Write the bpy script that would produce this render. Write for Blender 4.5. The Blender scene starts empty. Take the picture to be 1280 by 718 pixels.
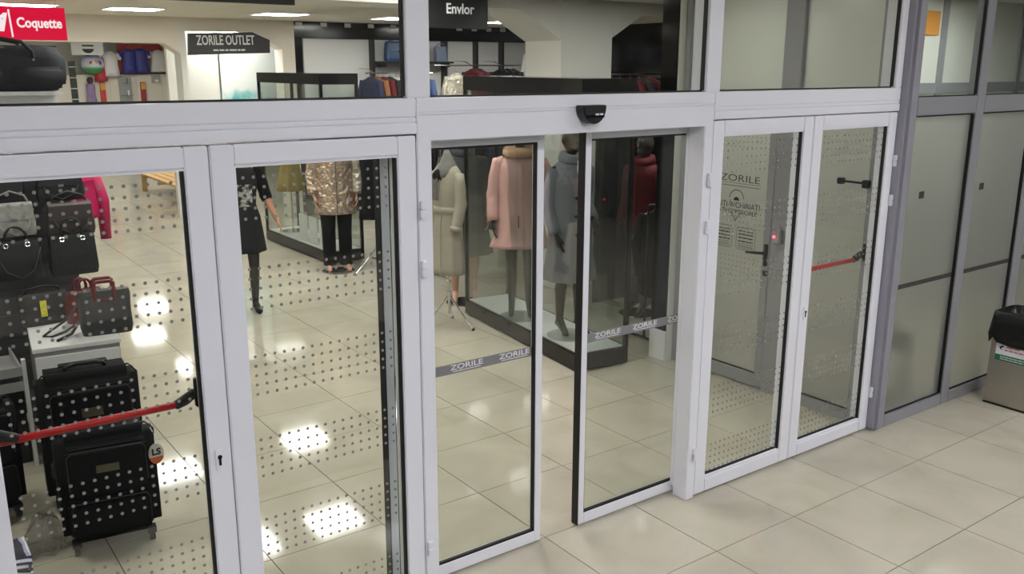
import bpy, bmesh, math, random
from mathutils import Vector, Matrix
random.seed(7)
S = bpy.context.scene
C = S.collection
PI = math.pi

# ------------------------------------------------------------------ camera
CAM = (-3.754, -2.624, 2.312)
YAW, PITCH, ROLL, FPX = 0.628768, 0.241072, 0.00216, 1124.5
def cam_axes():
    f = Vector((math.sin(YAW)*math.cos(PITCH), math.cos(YAW)*math.cos(PITCH), -math.sin(PITCH)))
    rt = Vector((math.cos(YAW), -math.sin(YAW), 0)); up = rt.cross(f)
    c, s = math.cos(ROLL), math.sin(ROLL)
    return c*rt + s*up, -s*rt + c*up, f
RT, UP, FW = cam_axes()
cd = bpy.data.cameras.new('camera'); cam = bpy.data.objects.new('camera', cd); C.objects.link(cam)
cd.sensor_fit = 'HORIZONTAL'; cd.sensor_width = 36; cd.lens = FPX*36/1280
cd.clip_start = .05; cd.clip_end = 100
M = Matrix((RT, UP, -FW)).transposed().to_4x4(); M.translation = CAM
cam.matrix_world = M
S.camera = cam
# ------------------------------------------------------------------ world, exposure
w = bpy.data.worlds.new('world'); S.world = w; w.use_nodes = True
w.node_tree.nodes['Background'].inputs[0].default_value = (.75, .8, .9, 1)
w.node_tree.nodes['Background'].inputs[1].default_value = .25
S.view_settings.view_transform = 'Standard'; S.view_settings.look = 'None'
S.view_settings.gamma = 1; S.view_settings.use_curve_mapping = False
S.view_settings.exposure = 0.0
try:
    S.cycles.transparent_max_bounces = 32
except Exception: pass
SHOP_LAMP, LOBBY_LAMP, VEST_LAMP = 30.0, 33.0, 27.0    # emission strengths of the ceiling light panels

# ------------------------------------------------------------------ helpers
def lin(c):
    return tuple(((v/255)/12.92 if v/255 <= .04045 else ((v/255+.055)/1.055)**2.4) for v in c)
def mat(name, col, rough=.5, metal=0., var=.08, scale=9., bump=0., bscale=60., spec=.5, objvar=0., coat=0., stretch=None, bdist=.01):
    m = bpy.data.materials.new(name); m.use_nodes = True
    nt = m.node_tree; n = nt.nodes; l = nt.links; p = n['Principled BSDF']
    c = lin(col)
    tc = n.new('ShaderNodeTexCoord'); ns = n.new('ShaderNodeTexNoise'); ns.inputs['Scale'].default_value = scale
    ns.inputs['Detail'].default_value = 4
    src = tc.outputs['Object']
    if stretch:
        mp = n.new('ShaderNodeMapping'); mp.inputs['Scale'].default_value = stretch
        l.new(src, mp.inputs[0]); src = mp.outputs[0]
    l.new(src, ns.inputs['Vector'])
    rp = n.new('ShaderNodeMapRange'); rp.inputs[3].default_value = 1-var; rp.inputs[4].default_value = 1+var
    l.new(ns.outputs['Fac'], rp.inputs[0])
    out = rp.outputs[0]
    if objvar:
        oi = n.new('ShaderNodeObjectInfo'); r2 = n.new('ShaderNodeMapRange')
        r2.inputs[3].default_value = 1-objvar; r2.inputs[4].default_value = 1+objvar
        l.new(oi.outputs['Random'], r2.inputs[0])
        mu = n.new('ShaderNodeMath'); mu.operation = 'MULTIPLY'; l.new(out, mu.inputs[0]); l.new(r2.outputs[0], mu.inputs[1]); out = mu.outputs[0]
    vm = n.new('ShaderNodeVectorMath'); vm.operation = 'SCALE'; vm.inputs[0].default_value = c
    l.new(out, vm.inputs['Scale']); l.new(vm.outputs[0], p.inputs['Base Color'])
    p.inputs['Roughness'].default_value = rough; p.inputs['Metallic'].default_value = metal
    p.inputs['Specular IOR Level'].default_value = spec; p.inputs['Coat Weight'].default_value = coat
    if bump:
        nb = n.new('ShaderNodeTexNoise'); nb.inputs['Scale'].default_value = bscale; nb.inputs['Detail'].default_value = 3
        l.new(src, nb.inputs['Vector'])
        b = n.new('ShaderNodeBump'); b.inputs['Strength'].default_value = bump; b.inputs['Distance'].default_value = bdist
        l.new(nb.outputs['Fac'], b.inputs['Height']); l.new(b.outputs[0], p.inputs['Normal'])
    return m
def emat(name, col, strength):
    m = bpy.data.materials.new(name); m.use_nodes = True; n = m.node_tree.nodes; n.clear()
    e = n.new('ShaderNodeEmission'); e.inputs[0].default_value = (*lin(col), 1); e.inputs[1].default_value = strength
    o = n.new('ShaderNodeOutputMaterial'); m.node_tree.links.new(e.outputs[0], o.inputs[0]); return m
def glass_mat(name, tint, refl=1.):
    m = bpy.data.materials.new(name); m.use_nodes = True; nt = m.node_tree; n = nt.nodes; l = nt.links; n.clear()
    g = n.new('ShaderNodeNewGeometry'); d = n.new('ShaderNodeVectorMath'); d.operation = 'DOT_PRODUCT'
    l.new(g.outputs['Incoming'], d.inputs[0]); l.new(g.outputs['Normal'], d.inputs[1])
    a = n.new('ShaderNodeMath'); a.operation = 'ABSOLUTE'; l.new(d.outputs['Value'], a.inputs[0])
    s = n.new('ShaderNodeMath'); s.operation = 'SUBTRACT'; s.inputs[0].default_value = 1; l.new(a.outputs[0], s.inputs[1])
    pw = n.new('ShaderNodeMath'); pw.operation = 'POWER'; pw.inputs[1].default_value = 5; l.new(s.outputs[0], pw.inputs[0])
    ma = n.new('ShaderNodeMath'); ma.operation = 'MULTIPLY_ADD'; ma.inputs[1].default_value = .96*refl; ma.inputs[2].default_value = .04*refl
    l.new(pw.outputs[0], ma.inputs[0])
    t = n.new('ShaderNodeBsdfTransparent'); t.inputs[0].default_value = (*tint, 1)
    gl = n.new('ShaderNodeBsdfGlossy'); gl.inputs['Roughness'].default_value = .0
    mx = n.new('ShaderNodeMixShader'); l.new(ma.outputs[0], mx.inputs[0]); l.new(t.outputs[0], mx.inputs[1]); l.new(gl.outputs[0], mx.inputs[2])
    o = n.new('ShaderNodeOutputMaterial'); l.new(mx.outputs[0], o.inputs[0]); return m
def frost_mat(name, col, rough=.45, white=.35):
    m = bpy.data.materials.new(name); m.use_nodes = True; nt = m.node_tree; n = nt.nodes; l = nt.links; n.clear()
    r = n.new('ShaderNodeBsdfRefraction'); r.inputs['Color'].default_value = (*lin(col), 1); r.inputs['Roughness'].default_value = rough; r.inputs['IOR'].default_value = 1.3
    t = n.new('ShaderNodeBsdfTranslucent'); t.inputs[0].default_value = (*lin(col), 1)
    d = n.new('ShaderNodeBsdfDiffuse'); d.inputs[0].default_value = (*lin(col), 1)
    gl = n.new('ShaderNodeBsdfGlossy'); gl.inputs['Roughness'].default_value = .25
    m1 = n.new('ShaderNodeMixShader'); m1.inputs[0].default_value = .5; l.new(t.outputs[0], m1.inputs[1]); l.new(d.outputs[0], m1.inputs[2])
    m2 = n.new('ShaderNodeMixShader'); m2.inputs[0].default_value = white; l.new(r.outputs[0], m2.inputs[1]); l.new(m1.outputs[0], m2.inputs[2])
    m3 = n.new('ShaderNodeMixShader'); m3.inputs[0].default_value = .05; l.new(m2.outputs[0], m3.inputs[1]); l.new(gl.outputs[0], m3.inputs[2])
    o = n.new('ShaderNodeOutputMaterial'); l.new(m3.outputs[0], o.inputs[0]); return m

class MB:
    def __init__(s): s.v = []; s.f = []
    def add(s, vs, fs):
        b = len(s.v); s.v += [tuple(v) for v in vs]; s.f += [tuple(b+i for i in f) for f in fs]; return s
    def box(s, x0, x1, y0, y1, z0, z1):
        return s.add([(x, y, z) for z in (z0, z1) for y in (y0, y1) for x in (x0, x1)],
            [(0,2,3,1),(4,5,7,6),(0,1,5,4),(2,6,7,3),(0,4,6,2),(1,3,7,5)])
    def obox(s, c, size, rot=(0,0,0)):
        from mathutils import Euler
        R = Euler(rot).to_matrix(); a, b, d = [k/2 for k in size]
        return s.add([Vector(c)+R @ Vector((x, y, z)) for z in (-d, d) for y in (-b, b) for x in (-a, a)],
            [(0,2,3,1),(4,5,7,6),(0,1,5,4),(2,6,7,3),(0,4,6,2),(1,3,7,5)])
    def loft(s, rings, cap0=True, cap1=True):
        n = len(rings[0]); vs = [p for r in rings for p in r]; fs = []
        for i in range(len(rings)-1):
            for j in range(n):
                k = (j+1) % n
                fs.append((i*n+j, i*n+k, (i+1)*n+k, (i+1)*n+j))
        if cap0: fs.append(tuple(range(n-1, -1, -1)))
        if cap1: fs.append(tuple((len(rings)-1)*n+j for j in range(n)))
        return s.add(vs, fs)
    def tube(s, pts, r, n=8, flat=1.):
        pts = [Vector(p) for p in pts]; rs = r if isinstance(r, (list, tuple)) else [r]*len(pts)
        rings = []; prev = None
        for i, p in enumerate(pts):
            t = (pts[min(i+1, len(pts)-1)]-pts[max(i-1, 0)])
            t = t.normalized() if t.length > 1e-9 else Vector((0, 0, 1))
            if prev is None:
                a = Vector((0, 0, 1)) if abs(t.z) < .9 else Vector((1, 0, 0)); u = t.cross(a).normalized()
            else:
                u = (prev - t*prev.dot(t)); u = u.normalized() if u.length > 1e-6 else t.orthogonal().normalized()
            prev = u; v = t.cross(u)
            rings.append([p+(u*math.cos(2*PI*j/n)*flat+v*math.sin(2*PI*j/n))*rs[i] for j in range(n)])
        return s.loft(rings)
    def prism(s, poly, axis, a, b):
        def P(u, v, w): return {'y': (u, w, v), 'x': (w, u, v), 'z': (u, v, w)}[axis]
        n = len(poly); vs = [P(u, v, a) for u, v in poly]+[P(u, v, b) for u, v in poly]
        fs = [tuple(range(n)), tuple(range(2*n-1, n-1, -1))]+[(i, n+i, n+(i+1) % n, (i+1) % n) for i in range(n)]
        return s.add(vs, fs)
    def lathe(s, prof, c=(0,0,0), n=20):
        return s.loft([[(c[0]+r*math.cos(2*PI*j/n), c[1]+r*math.sin(2*PI*j/n), c[2]+z) for j in range(n)] for r, z in prof])
    def cap(s, p0, r0, p1, r1, n=14):
        p0, p1 = Vector(p0), Vector(p1); t = (p1-p0).normalized(); pts = []; rs = []
        for a in (-80, -50, -20): pts.append(p0+t*r0*math.sin(math.radians(a))); rs.append(r0*math.cos(math.radians(a)))
        for a in (20, 50, 80): pts.append(p1+t*r1*math.sin(math.radians(a))); rs.append(r1*math.cos(math.radians(a)))
        return s.tube(pts, rs, n)
    def ell(s, c, r, n=16, m=10):
        rings = []
        for i in range(1, m):
            a = PI*i/m-PI/2
            rings.append([(c[0]+r[0]*math.cos(a)*math.cos(2*PI*j/n), c[1]+r[1]*math.cos(a)*math.sin(2*PI*j/n), c[2]+r[2]*math.sin(a)) for j in range(n)])
        return s.loft(rings)
    def mesh(s, name, m=None, bevel=0, smooth=False, off=(0,0,0), seg=2):
        me = bpy.data.meshes.new(name)
        me.from_pydata([(v[0]-off[0], v[1]-off[1], v[2]-off[2]) for v in s.v], [], s.f)
        bm = bmesh.new(); bm.from_mesh(me)
        if bevel: bmesh.ops.bevel(bm, geom=bm.edges[:], offset=bevel, segments=seg, affect='EDGES', clamp_overlap=True)
        bmesh.ops.recalc_face_normals(bm, faces=bm.faces[:])
        bm.to_mesh(me); bm.free()
        if smooth: me.polygons.foreach_set('use_smooth', [True]*len(me.polygons))
        if m: me.materials.append(m)
        return me
    def build(s, name, m, parent=None, bevel=0, smooth=False, world=False, seg=2):
        off = (0,0,0)
        if world and parent is not None:
            off = parent.location; 
            if parent.parent is not None: off = tuple(a+b for a, b in zip(off, parent.parent.location))
        return link(name, s.mesh(name, m, bevel, smooth, off, seg), parent)
def link(name, me, parent=None, loc=None):
    o = bpy.data.objects.new(name, me); C.objects.link(o)
    if parent is not None: o.parent = parent
    if loc: o.location = loc
    return o
def tag(o, label=None, cat=None, group=None, kind=None):
    if label: o['label'] = label
    if cat: o['category'] = cat
    if group: o['group'] = group
    if kind: o['kind'] = kind
    return o
def thing(name, label, cat, loc=(0,0,0), rz=0, group=None, kind=None):
    o = bpy.data.objects.new(name, None); C.objects.link(o); o.empty_display_size = .1
    o.location = loc; o.rotation_euler = (0, 0, rz)
    return tag(o, label, cat, group, kind)
def dup(o, loc=None, rz=None, label=None, parent=None):
    c = o.copy(); C.objects.link(c); c.parent = parent
    if loc is not None: c.location = loc
    if rz is not None: c.rotation_euler = (0, 0, rz)
    if label: c['label'] = label
    for ch in list(o.children): dup(ch, parent=c)
    return c
def one(name, mb, m, label, cat, group=None, loc=(0,0,0), **k):
    o = mb.build(name, m, None, **k); o.location = loc
    return tag(o, label, cat, group)
def text(name, body, size, m, parent, loc, rot=(PI/2, 0, 0), ext=.001, align='CENTER', sx=1., bold=0., shear=0.):
    cu = bpy.data.curves.new(name, 'FONT'); cu.body = body; cu.size = size; cu.extrude = ext; cu.align_x = align; cu.align_y = 'CENTER'
    cu.offset = bold; cu.shear = shear; cu.resolution_u = 3
    o = bpy.data.objects.new(name, cu); C.objects.link(o); bpy.context.view_layer.update()
    me = bpy.data.meshes.new_from_object(o.evaluated_get(bpy.context.evaluated_depsgraph_get()))
    bpy.data.objects.remove(o); me.materials.clear(); me.materials.append(m)
    for v in me.vertices: v.co.x *= sx
    t = link(name, me, parent, loc); t.rotation_euler = rot; return t
def lines(parent, m, loc, width, size, rot=(PI/2, 0, 0), seed=1, ext=.0005):
    rn = random.Random(seed); mb = MB(); x = -width/2       # illegible small print: word-length strokes
    while x < width/2-size*.3:
        wd = min(size*rn.uniform(1.2, 3.6), width/2-x); mb.box(x, x+wd, -size*.32, size*.32, -ext, ext); x += wd+size*.45
    o = mb.build('printed_line', m, parent); o.location = loc; o.rotation_euler = rot; return o
def arc(c, r, a0, a1, n=10, ax='xz', ry=None):
    ry = ry or r; out = []
    for i in range(n+1):
        a = math.radians(a0+(a1-a0)*i/n); u, v = r*math.cos(a), ry*math.sin(a)
        out.append((c[0]+u, c[1], c[2]+v) if ax == 'xz' else (c[0], c[1]+u, c[2]+v) if ax == 'yz' else (c[0]+u, c[1]+v, c[2]))
    return out
def fuse(mb, name, voxel, it=4, m=None):
    o = mb.build(name, None); r = o.modifiers.new('r', 'REMESH'); r.mode = 'VOXEL'; r.voxel_size = voxel; r.use_smooth_shade = True
    sm = o.modifiers.new('s', 'SMOOTH'); sm.iterations = it; sm.factor = .5
    bpy.context.view_layer.update()
    me = bpy.data.meshes.new_from_object(o.evaluated_get(bpy.context.evaluated_depsgraph_get()))
    bpy.data.objects.remove(o); me.materials.clear()
    if m: me.materials.append(m)
    return me

# ------------------------------------------------------------------ materials
WHITE = mat('white_aluminium', (230, 231, 238), .33, 0, .015, 3, spec=.5)
GREY = mat('grey_aluminium', (150, 150, 154), .38, .15, .03, 4)
GREYD = mat('grey_column_paint', (150, 149, 158), .45, .1, .03, 3)
BLACKR = mat('black_rubber', (14, 14, 15), .6, 0, .1)
BLACK = mat('black_plastic', (16, 16, 18), .4, 0, .1)
GLOSSBK = mat('black_gloss_laminate', (15, 14, 15), .12, 0, .1)
RED = mat('red_painted_tube', (190, 26, 30), .35, 0, .06)
CHROME = mat('chrome', (205, 205, 208), .14, 1, .02)
STEEL = mat('brushed_steel', (176, 170, 158), .32, .75, .06, 30, stretch=(1, 1, .05))
WALLW = mat('white_wall_paint', (224, 223, 218), .7, 0, .025, 2)
WALLG = mat('lobby_wall_paint', (96, 97, 100), .75, 0, .04, 2)
BEIGE = mat('beige_wall_paint', (228, 220, 208), .7, 0, .025, 2)
CEIL = mat('ceiling_tile_board', (224, 219, 206), .85, 0, .04, 1.67)
LAMW = mat('white_laminate', (225, 225, 226), .35, 0, .02, 4)
STANDD = mat('dark_grey_slatwall', (58, 58, 60), .5, 0, .1, 6)
LAMG = mat('grey_laminate', (160, 160, 161), .4, 0, .04, 6)
GLASS = glass_mat('clear_glass', (.93, .95, .935))
CASEGL = glass_mat('case_glass', (.90, .925, .91))
FROST = frost_mat('frosted_glass', (229, 230, 226), .30, .18)
FROSTS = frost_mat('frosted_glass_side', (224, 223, 217), .4, .5)
BAND = mat('grey_vinyl_band', (128, 126, 128), .6, 0, .03)
DOT = mat('frosted_vinyl_dot', (132, 130, 126), .7, 0, .05)
PRINTW = mat('white_print', (228, 228, 230), .6, 0, .02)
PRINTK = mat('black_print', (38, 38, 40), .6, 0, .05)
SKIN = mat('skin', (206, 150, 122), .5, 0, .06, 14)
TIGHTS = mat('black_tights', (32, 25, 26), .6, 0, .1)
MANK = mat('black_mannequin', (20, 17, 16), .3, 0, .1)
MANF = mat('skin_tone_mannequin', (196, 150, 128), .45, 0, .05)
MANG = mat('dark_grey_mannequin', (62, 58, 54), .35, 0, .06)
LEATHK = mat('black_leather', (12, 12, 15), .5, 0, .15, 20, .3, 90)
LEATHD = mat('dark_grey_leather', (46, 46, 47), .5, 0, .12, 20, .3, 120)
LEATHB = mat('burgundy_leather', (98, 20, 32), .3, 0, .15, 12, .15, 40)
LEATHR = mat('dark_red_leather', (104, 26, 30), .42, 0, .12, 12)
PATENT = mat('black_sequin_patent', (22, 21, 24), .14, .2, .4, 60, 1., 130)
FABK = mat('black_luggage_fabric', (10, 10, 11), .8, 0, .2, 60, .3, 400, spec=.2)
GOLDT = mat('brass', (190, 150, 80), .3, 1, .05)

# floor tile: beige polished porcelain, marbled; colour keyed on world position
def tile_mat():
    m = bpy.data.materials.new('beige_porcelain_tile'); m.use_nodes = True; nt = m.node_tree; n = nt.nodes; l = nt.links; p = n['Principled BSDF']
    g = n.new('ShaderNodeNewGeometry'); a = n.new('ShaderNodeTexNoise'); a.inputs['Scale'].default_value = 2.2; a.inputs['Detail'].default_value = 6; a.inputs['Distortion'].default_value = .8
    b = n.new('ShaderNodeTexNoise'); b.inputs['Scale'].default_value = 90; b.inputs['Detail'].default_value = 2
    l.new(g.outputs['Position'], a.inputs[0]); l.new(g.outputs['Position'], b.inputs[0])
    r = n.new('ShaderNodeValToRGB'); r.color_ramp.elements[0].position = .3; r.color_ramp.elements[0].color = (*lin((176, 170, 154)), 1)
    r.color_ramp.elements[1].position = .7; r.color_ramp.elements[1].color = (*lin((192, 186, 170)), 1)
    l.new(a.outputs['Fac'], r.inputs[0])
    mr = n.new('ShaderNodeMapRange'); mr.inputs[3].default_value = .94; mr.inputs[4].default_value = 1.06; l.new(b.outputs['Fac'], mr.inputs[0])
    oi = n.new('ShaderNodeObjectInfo'); r2 = n.new('ShaderNodeMapRange'); r2.inputs[3].default_value = .97; r2.inputs[4].default_value = 1.02; l.new(oi.outputs['Random'], r2.inputs[0])
    mu = n.new('ShaderNodeMath'); mu.operation = 'MULTIPLY'; l.new(mr.outputs[0], mu.inputs[0]); l.new(r2.outputs[0], mu.inputs[1])
    v = n.new('ShaderNodeVectorMath'); v.operation = 'SCALE'; l.new(r.outputs[0], v.inputs[0]); l.new(mu.outputs[0], v.inputs['Scale'])
    l.new(v.outputs[0], p.inputs['Base Color']); p.inputs['Roughness'].default_value = .07; p.inputs['Specular IOR Level'].default_value = .36
    return m
TILE = tile_mat()
GROUT = mat('grout', (70, 64, 54), .9, 0, .1)

# ================================================================== SETTING
HC = 2.96            # shop ceiling
HL = 3.35            # lobby ceiling
# ---- floor
floor = tag(MB().box(-7.2, 7.8, -6.6, 21, -.12, -.0035).build('floor', GROUT), 'beige square tiled floor running from lobby into shop', 'floor', kind='structure')
tile_me = MB().box(-.2975, .2975, -.2975, .2975, -.0035, 0).mesh('tile', TILE)
def project(P):
    d = Vector(P)-Vector(CAM); z = d.dot(FW)
    if z < .2: return None
    return 640+FPX*d.dot(RT)/z, 359-FPX*d.dot(UP)/z, z
cand = []
for i in range(-12, 13):
    for j in range(-11, 35):
        x, y = .6*i+.3, .6*j+.3
        q = project((x, y, 0))
        vis = q and -90 < q[0] < 1370 and 120 < q[1] < 790
        if vis and ((x > 1.5 and .5 < y < 2.3)): vis = True
        cand.append((0 if vis else 1, q[2] if q else 99, x, y))
cand.sort()
stuff = MB()
for k, (nv, d, x, y) in enumerate(cand):
    if nv == 0 and k < 300: link('tile', tile_me, floor, (x, y, 0))
    else: stuff.box(x-.2975, x+.2975, y-.2975, y+.2975, -.0035, 0)
tag(stuff.build('tile_field', TILE, floor), kind='stuff')

# ---- ceilings
def ceiling_mat():
    m = mat('suspended_ceiling', (226, 221, 208), .85, 0, .03, 1.2)
    nt = m.node_tree; n = nt.nodes; l = nt.links; p = n['Principled BSDF']
    g = n.new('ShaderNodeNewGeometry'); br = n.new('ShaderNodeTexBrick'); br.offset = 0; br.inputs['Scale'].default_value = 1
    br.inputs['Brick Width'].default_value = .6; br.inputs['Row Height'].default_value = .6; br.inputs['Mortar Size'].default_value = .008
    br.inputs['Color1'].default_value = br.inputs['Color2'].default_value = (*lin((226, 221, 208)), 1); br.inputs['Mortar'].default_value = (*lin((205, 200, 188)), 1)
    l.new(g.outputs['Position'], br.inputs[0]); l.new(br.outputs[0], p.inputs['Base Color']); return m
CEILM = ceiling_mat()
tag(MB().box(-7.2, 7.8, .56, 21, HC, HC+.1).build('ceiling', CEILM), 'pale suspended tile ceiling of the shop', 'ceiling', kind='structure')
tag(MB().box(-7.2, 7.8, -6.6, .56, HL, HL+.1).build('ceiling', CEILM), 'pale suspended tile ceiling of the lobby', 'ceiling', kind='structure')
# ---- enclosing walls
for nm, b, m_, lb in [('wall_lobby', (-7.2, 7.8, -6.7, -6.6, 0, HL), WALLG, 'grey painted wall behind the lobby'),
          ('wall_lobby_left', (-7.3, -7.2, -6.6, .5, 0, HL), WALLG, 'dark grey wall on the left of the lobby'),
          ('wall_left', (-7.3, -7.2, .5, 21, 0, HL), WALLW, 'white wall closing the left side'),
          ('wall_right', (7.8, 7.9, -6.6, 21, 0, HL), WALLG, 'grey wall closing the right side'),
          ('wall_back', (-7.2, 7.8, 21, 21.1, 0, HL), WALLW, 'white far end wall of the shopping hall')]:
    tag(MB().box(*b).build(nm, m_), lb, 'wall', kind='structure')

# ---- glazed front: posts, transom, header
FY0, FY1 = .46, .56
wf = thing('wall_front', 'white aluminium frame of the glazed shop entrance', 'wall', (0, .51, 0), kind='structure')
for x0, x1 in ((-3.70, -3.603), (-1.972, -1.905), (-.335, -.272)):
    MB().box(x0, x1, FY0, FY1, 0, 2.055).build('post', WHITE, wf, .004, world=True)
MB().box(-.331, -.318, .56, .585, .05, 2.03).build('guide_strip', WHITE, wf, .002, world=True)
MB().box(-1.922, -1.909, .56, .585, .05, 2.03).build('guide_strip', WHITE, wf, .002, world=True)
for x0, x1 in ((-7.2, -1.972), (-.272, 1.36)):
    MB().box(x0, x1, FY0-.004, FY1, 2.055, 2.098).build('transom_profile', WHITE, wf, .003, world=True)
    MB().box(x0, x1, FY0, FY1, 2.0985, 2.118).build('transom_profile', WHITE, wf, .003, world=True)
    MB().box(x0, x1, FY0-.001, FY1, 2.1185, 2.19).build('transom_profile', WHITE, wf, .003, world=True)
MB().box(-1.972, -.272, FY0-.002, FY1, 2.024, 2.124).build('sliding_header', WHITE, wf, .003, world=True)
MB().box(-1.972, -.272, FY0, FY1, 2.1245, 2.136).build('sliding_header', WHITE, wf, .003, world=True)
MB().box(-1.972, -.272, FY0-.001, FY1, 2.1365, 2.19).build('sliding_header', WHITE, wf, .003, world=True)
MB().box(-2.35, .12, .56, .70, 2.032, 2.19).build('operator_housing', WHITE, wf, .004, world=True)
for x0, x1 in ((-3.70, -3.60), (-2.012, -1.906), (-.342, -.238), (1.295, 1.36)):
    MB().box(x0, x1, FY0-.001, .508 if x0 < -1 else FY1, 2.1905, HC).build('mullion', WHITE, wf, .004, world=True)
MB().box(-7.2, 7.8, FY0, FY1, HC, HL).build('bulkhead', WALLW, wf, world=True)
MB().box(-7.2, -3.70, FY0+.02, FY1-.02, 0, 2.055).build('side_panel', WHITE, wf, world=True)
def pane(n, x0, x1, z0, z1, y, g=GLASS, lab='', fr=WHITE, bead=.008):
    t = thing('window_%d' % n, lab, 'window', ((x0+x1)/2, y, z0), kind='structure')
    MB().box(x0, x1, y-.004, y+.004, z0, z1).build('glass', g, t, world=True)
    gk = MB()
    gk.box(x0, x1, y-.012, y-.004, z0, z0+bead); gk.box(x0, x1, y-.012, y-.004, z1-bead, z1)
    gk.box(x0, x0+bead*.6, y-.012, y-.004, z0+bead, z1-bead); gk.box(x1-bead, x1, y-.024, y-.004, z0+bead, z1-bead)
    gk.build('gasket', BLACKR, t, world=True)
    return t
pane(1, -3.60, -2.012, 2.191, HC, .497, lab='clear fanlight pane above the pair of dotted doors beside the luggage')
pane(2, -1.906, -.342, 2.191, HC, .497, lab='clear fanlight pane above the sliding doors')
pane(3, -.238, 1.295, 2.191, HC, .497, lab='clear fanlight pane above the dotted doors beside the grey column')

# ---- hinged door leaves
DOTZ = (1.928, 1.597, 1.267, .937, .607, .267)
def hinge(parent, x, z):
    h = MB().box(x-.013, x+.013, .440, .4595, z-.034, z-.001).box(x-.013, x+.013, .440, .4595, z+.001, z+.034).build('hinge', WHITE, parent, .003, world=True)
    return h
def leaf(n, x0, x1, label, hx, dot0, dots, lock=None, bar=None):
    t = thing('door_%d' % n, label, 'door', ((x0+x1)/2, .495, 0), kind='structure')
    w_ = .083
    for a, b in ((x0, x0+w_), (x1-w_, x1)):
        MB().box(a, b, .462, .535, .012, 2.048).build('stile', WHITE, t, .004, world=True)
    MB().box(x0+w_, x1-w_, .462, .535, .012, .088).build('rail', WHITE, t, .004, world=True)
    MB().box(x0+w_, x1-w_, .462, .535, 1.975, 2.048).build('rail', WHITE, t, .004, world=True)
    gx0, gx1, gz0, gz1 = x0+w_, x1-w_, .088, 1.975
    bd = MB().box(gx0, gx1, .468, .486, gz0, gz0+.012).box(gx0, gx1, .468, .486, gz1-.008, gz1)
    bd.box(gx0, gx0+.006, .468, .486, gz0+.012, gz1-.008)
    bd.build('glazing_bead', WHITE, t, world=True)
    gk = MB().box(gx1-.010, gx1, .472, .489, gz0+.012, gz1-.008).box(gx0+.006, gx1-.01, .482, .489, gz0+.012, gz0+.02).box(gx0, gx1, .502, .515, gz0, gz0+.008).box(gx0, gx0+.008, .502, .515, gz0, gz1)
    gk.build('gasket', BLACKR, t, world=True)
    g = MB().box(gx0, gx1, .491, .499, gz0, gz1).build('glass', GLASS, t, world=True)
    d = MB(); nd = int(round((gx1-.02-dot0)/.0375))
    for z0 in DOTZ:
        for r in range(5):
            for k in range(-1 if False else 0, nd+1):
                x = dot0+.0375*k; z = z0-.0368*r
                if x < gx0+.012 or x > gx1-.014: continue
                d.add([(x+.0062*math.cos(a*PI/4), .4902, z+.0062*math.sin(a*PI/4)) for a in range(8)], [tuple(range(8))])
    o = d.build('dot_decal', DOT, t, world=True); tag(o, kind='stuff')
    if hx is not None:
        for z in (1.757, 1.515, .265): hinge(t, hx, z)
    if lock:
        e = MB().box(lock-.016, lock+.016, .455, .462, .875, .955).build('lock_plate', WHITE, t, .003, world=True)
        MB().tube([(lock, .4535, .925), (lock, .4549, .925)], .0085, 12).box(lock-.0045, lock+.0045, .4535, .4549, .895, .925).build('keyhole', BLACKR, e, world=False) if False else None
        kh = MB(); kh.tube([(lock, .4530, .925), (lock, .4556, .925)], .0085, 12); kh.box(lock-.0045, lock+.0045, .4530, .4556, .893, .925)
        kh.build('keyhole', BLACKR, t, world=True)
    if bar:
        bx0, bx1, bz = bar
        MB().tube([(bx0+.03, .575, bz-.003), (bx1-.08, .575, bz+.002)], .0135, 14).build('push_bar', RED, t, smooth=True, world=True)
        for s_, bx in ((1, bx0), (-1, bx1)):
            e = MB()
            e.tube([(bx+s_*.085, .575, bz-.002), (bx+s_*.045, .578, bz+.012), (bx+s_*.01, .565, bz+.04)], [.017, .021, .018], 10)
            e.box(bx-.018, bx+.018, .536, .56, bz-.01, bz+.1)
            e.build('bar_bracket', BLACK, t, .003, world=True)
    return t
leaf(1, -3.600, -2.7845, 'white framed dotted glass door with red push bar in front of suitcases', None, -3.47, 16, lock=-2.829, bar=(-3.53, -2.855, 1.112))
leaf(2, -2.780, -1.975, 'white framed dotted glass door in front of the walking woman', -1.956, -2.66, 17)
leaf(5, -.269, .5445, 'white framed dotted glass door with lettered frosted door behind it', -.29, -.155, 17)
leaf(6, .549, 1.357, 'white framed dotted glass door with red push bar beside grey column', 1.357, .655, 16, lock=.598, bar=(.64, 1.295, 1.135))

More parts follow.
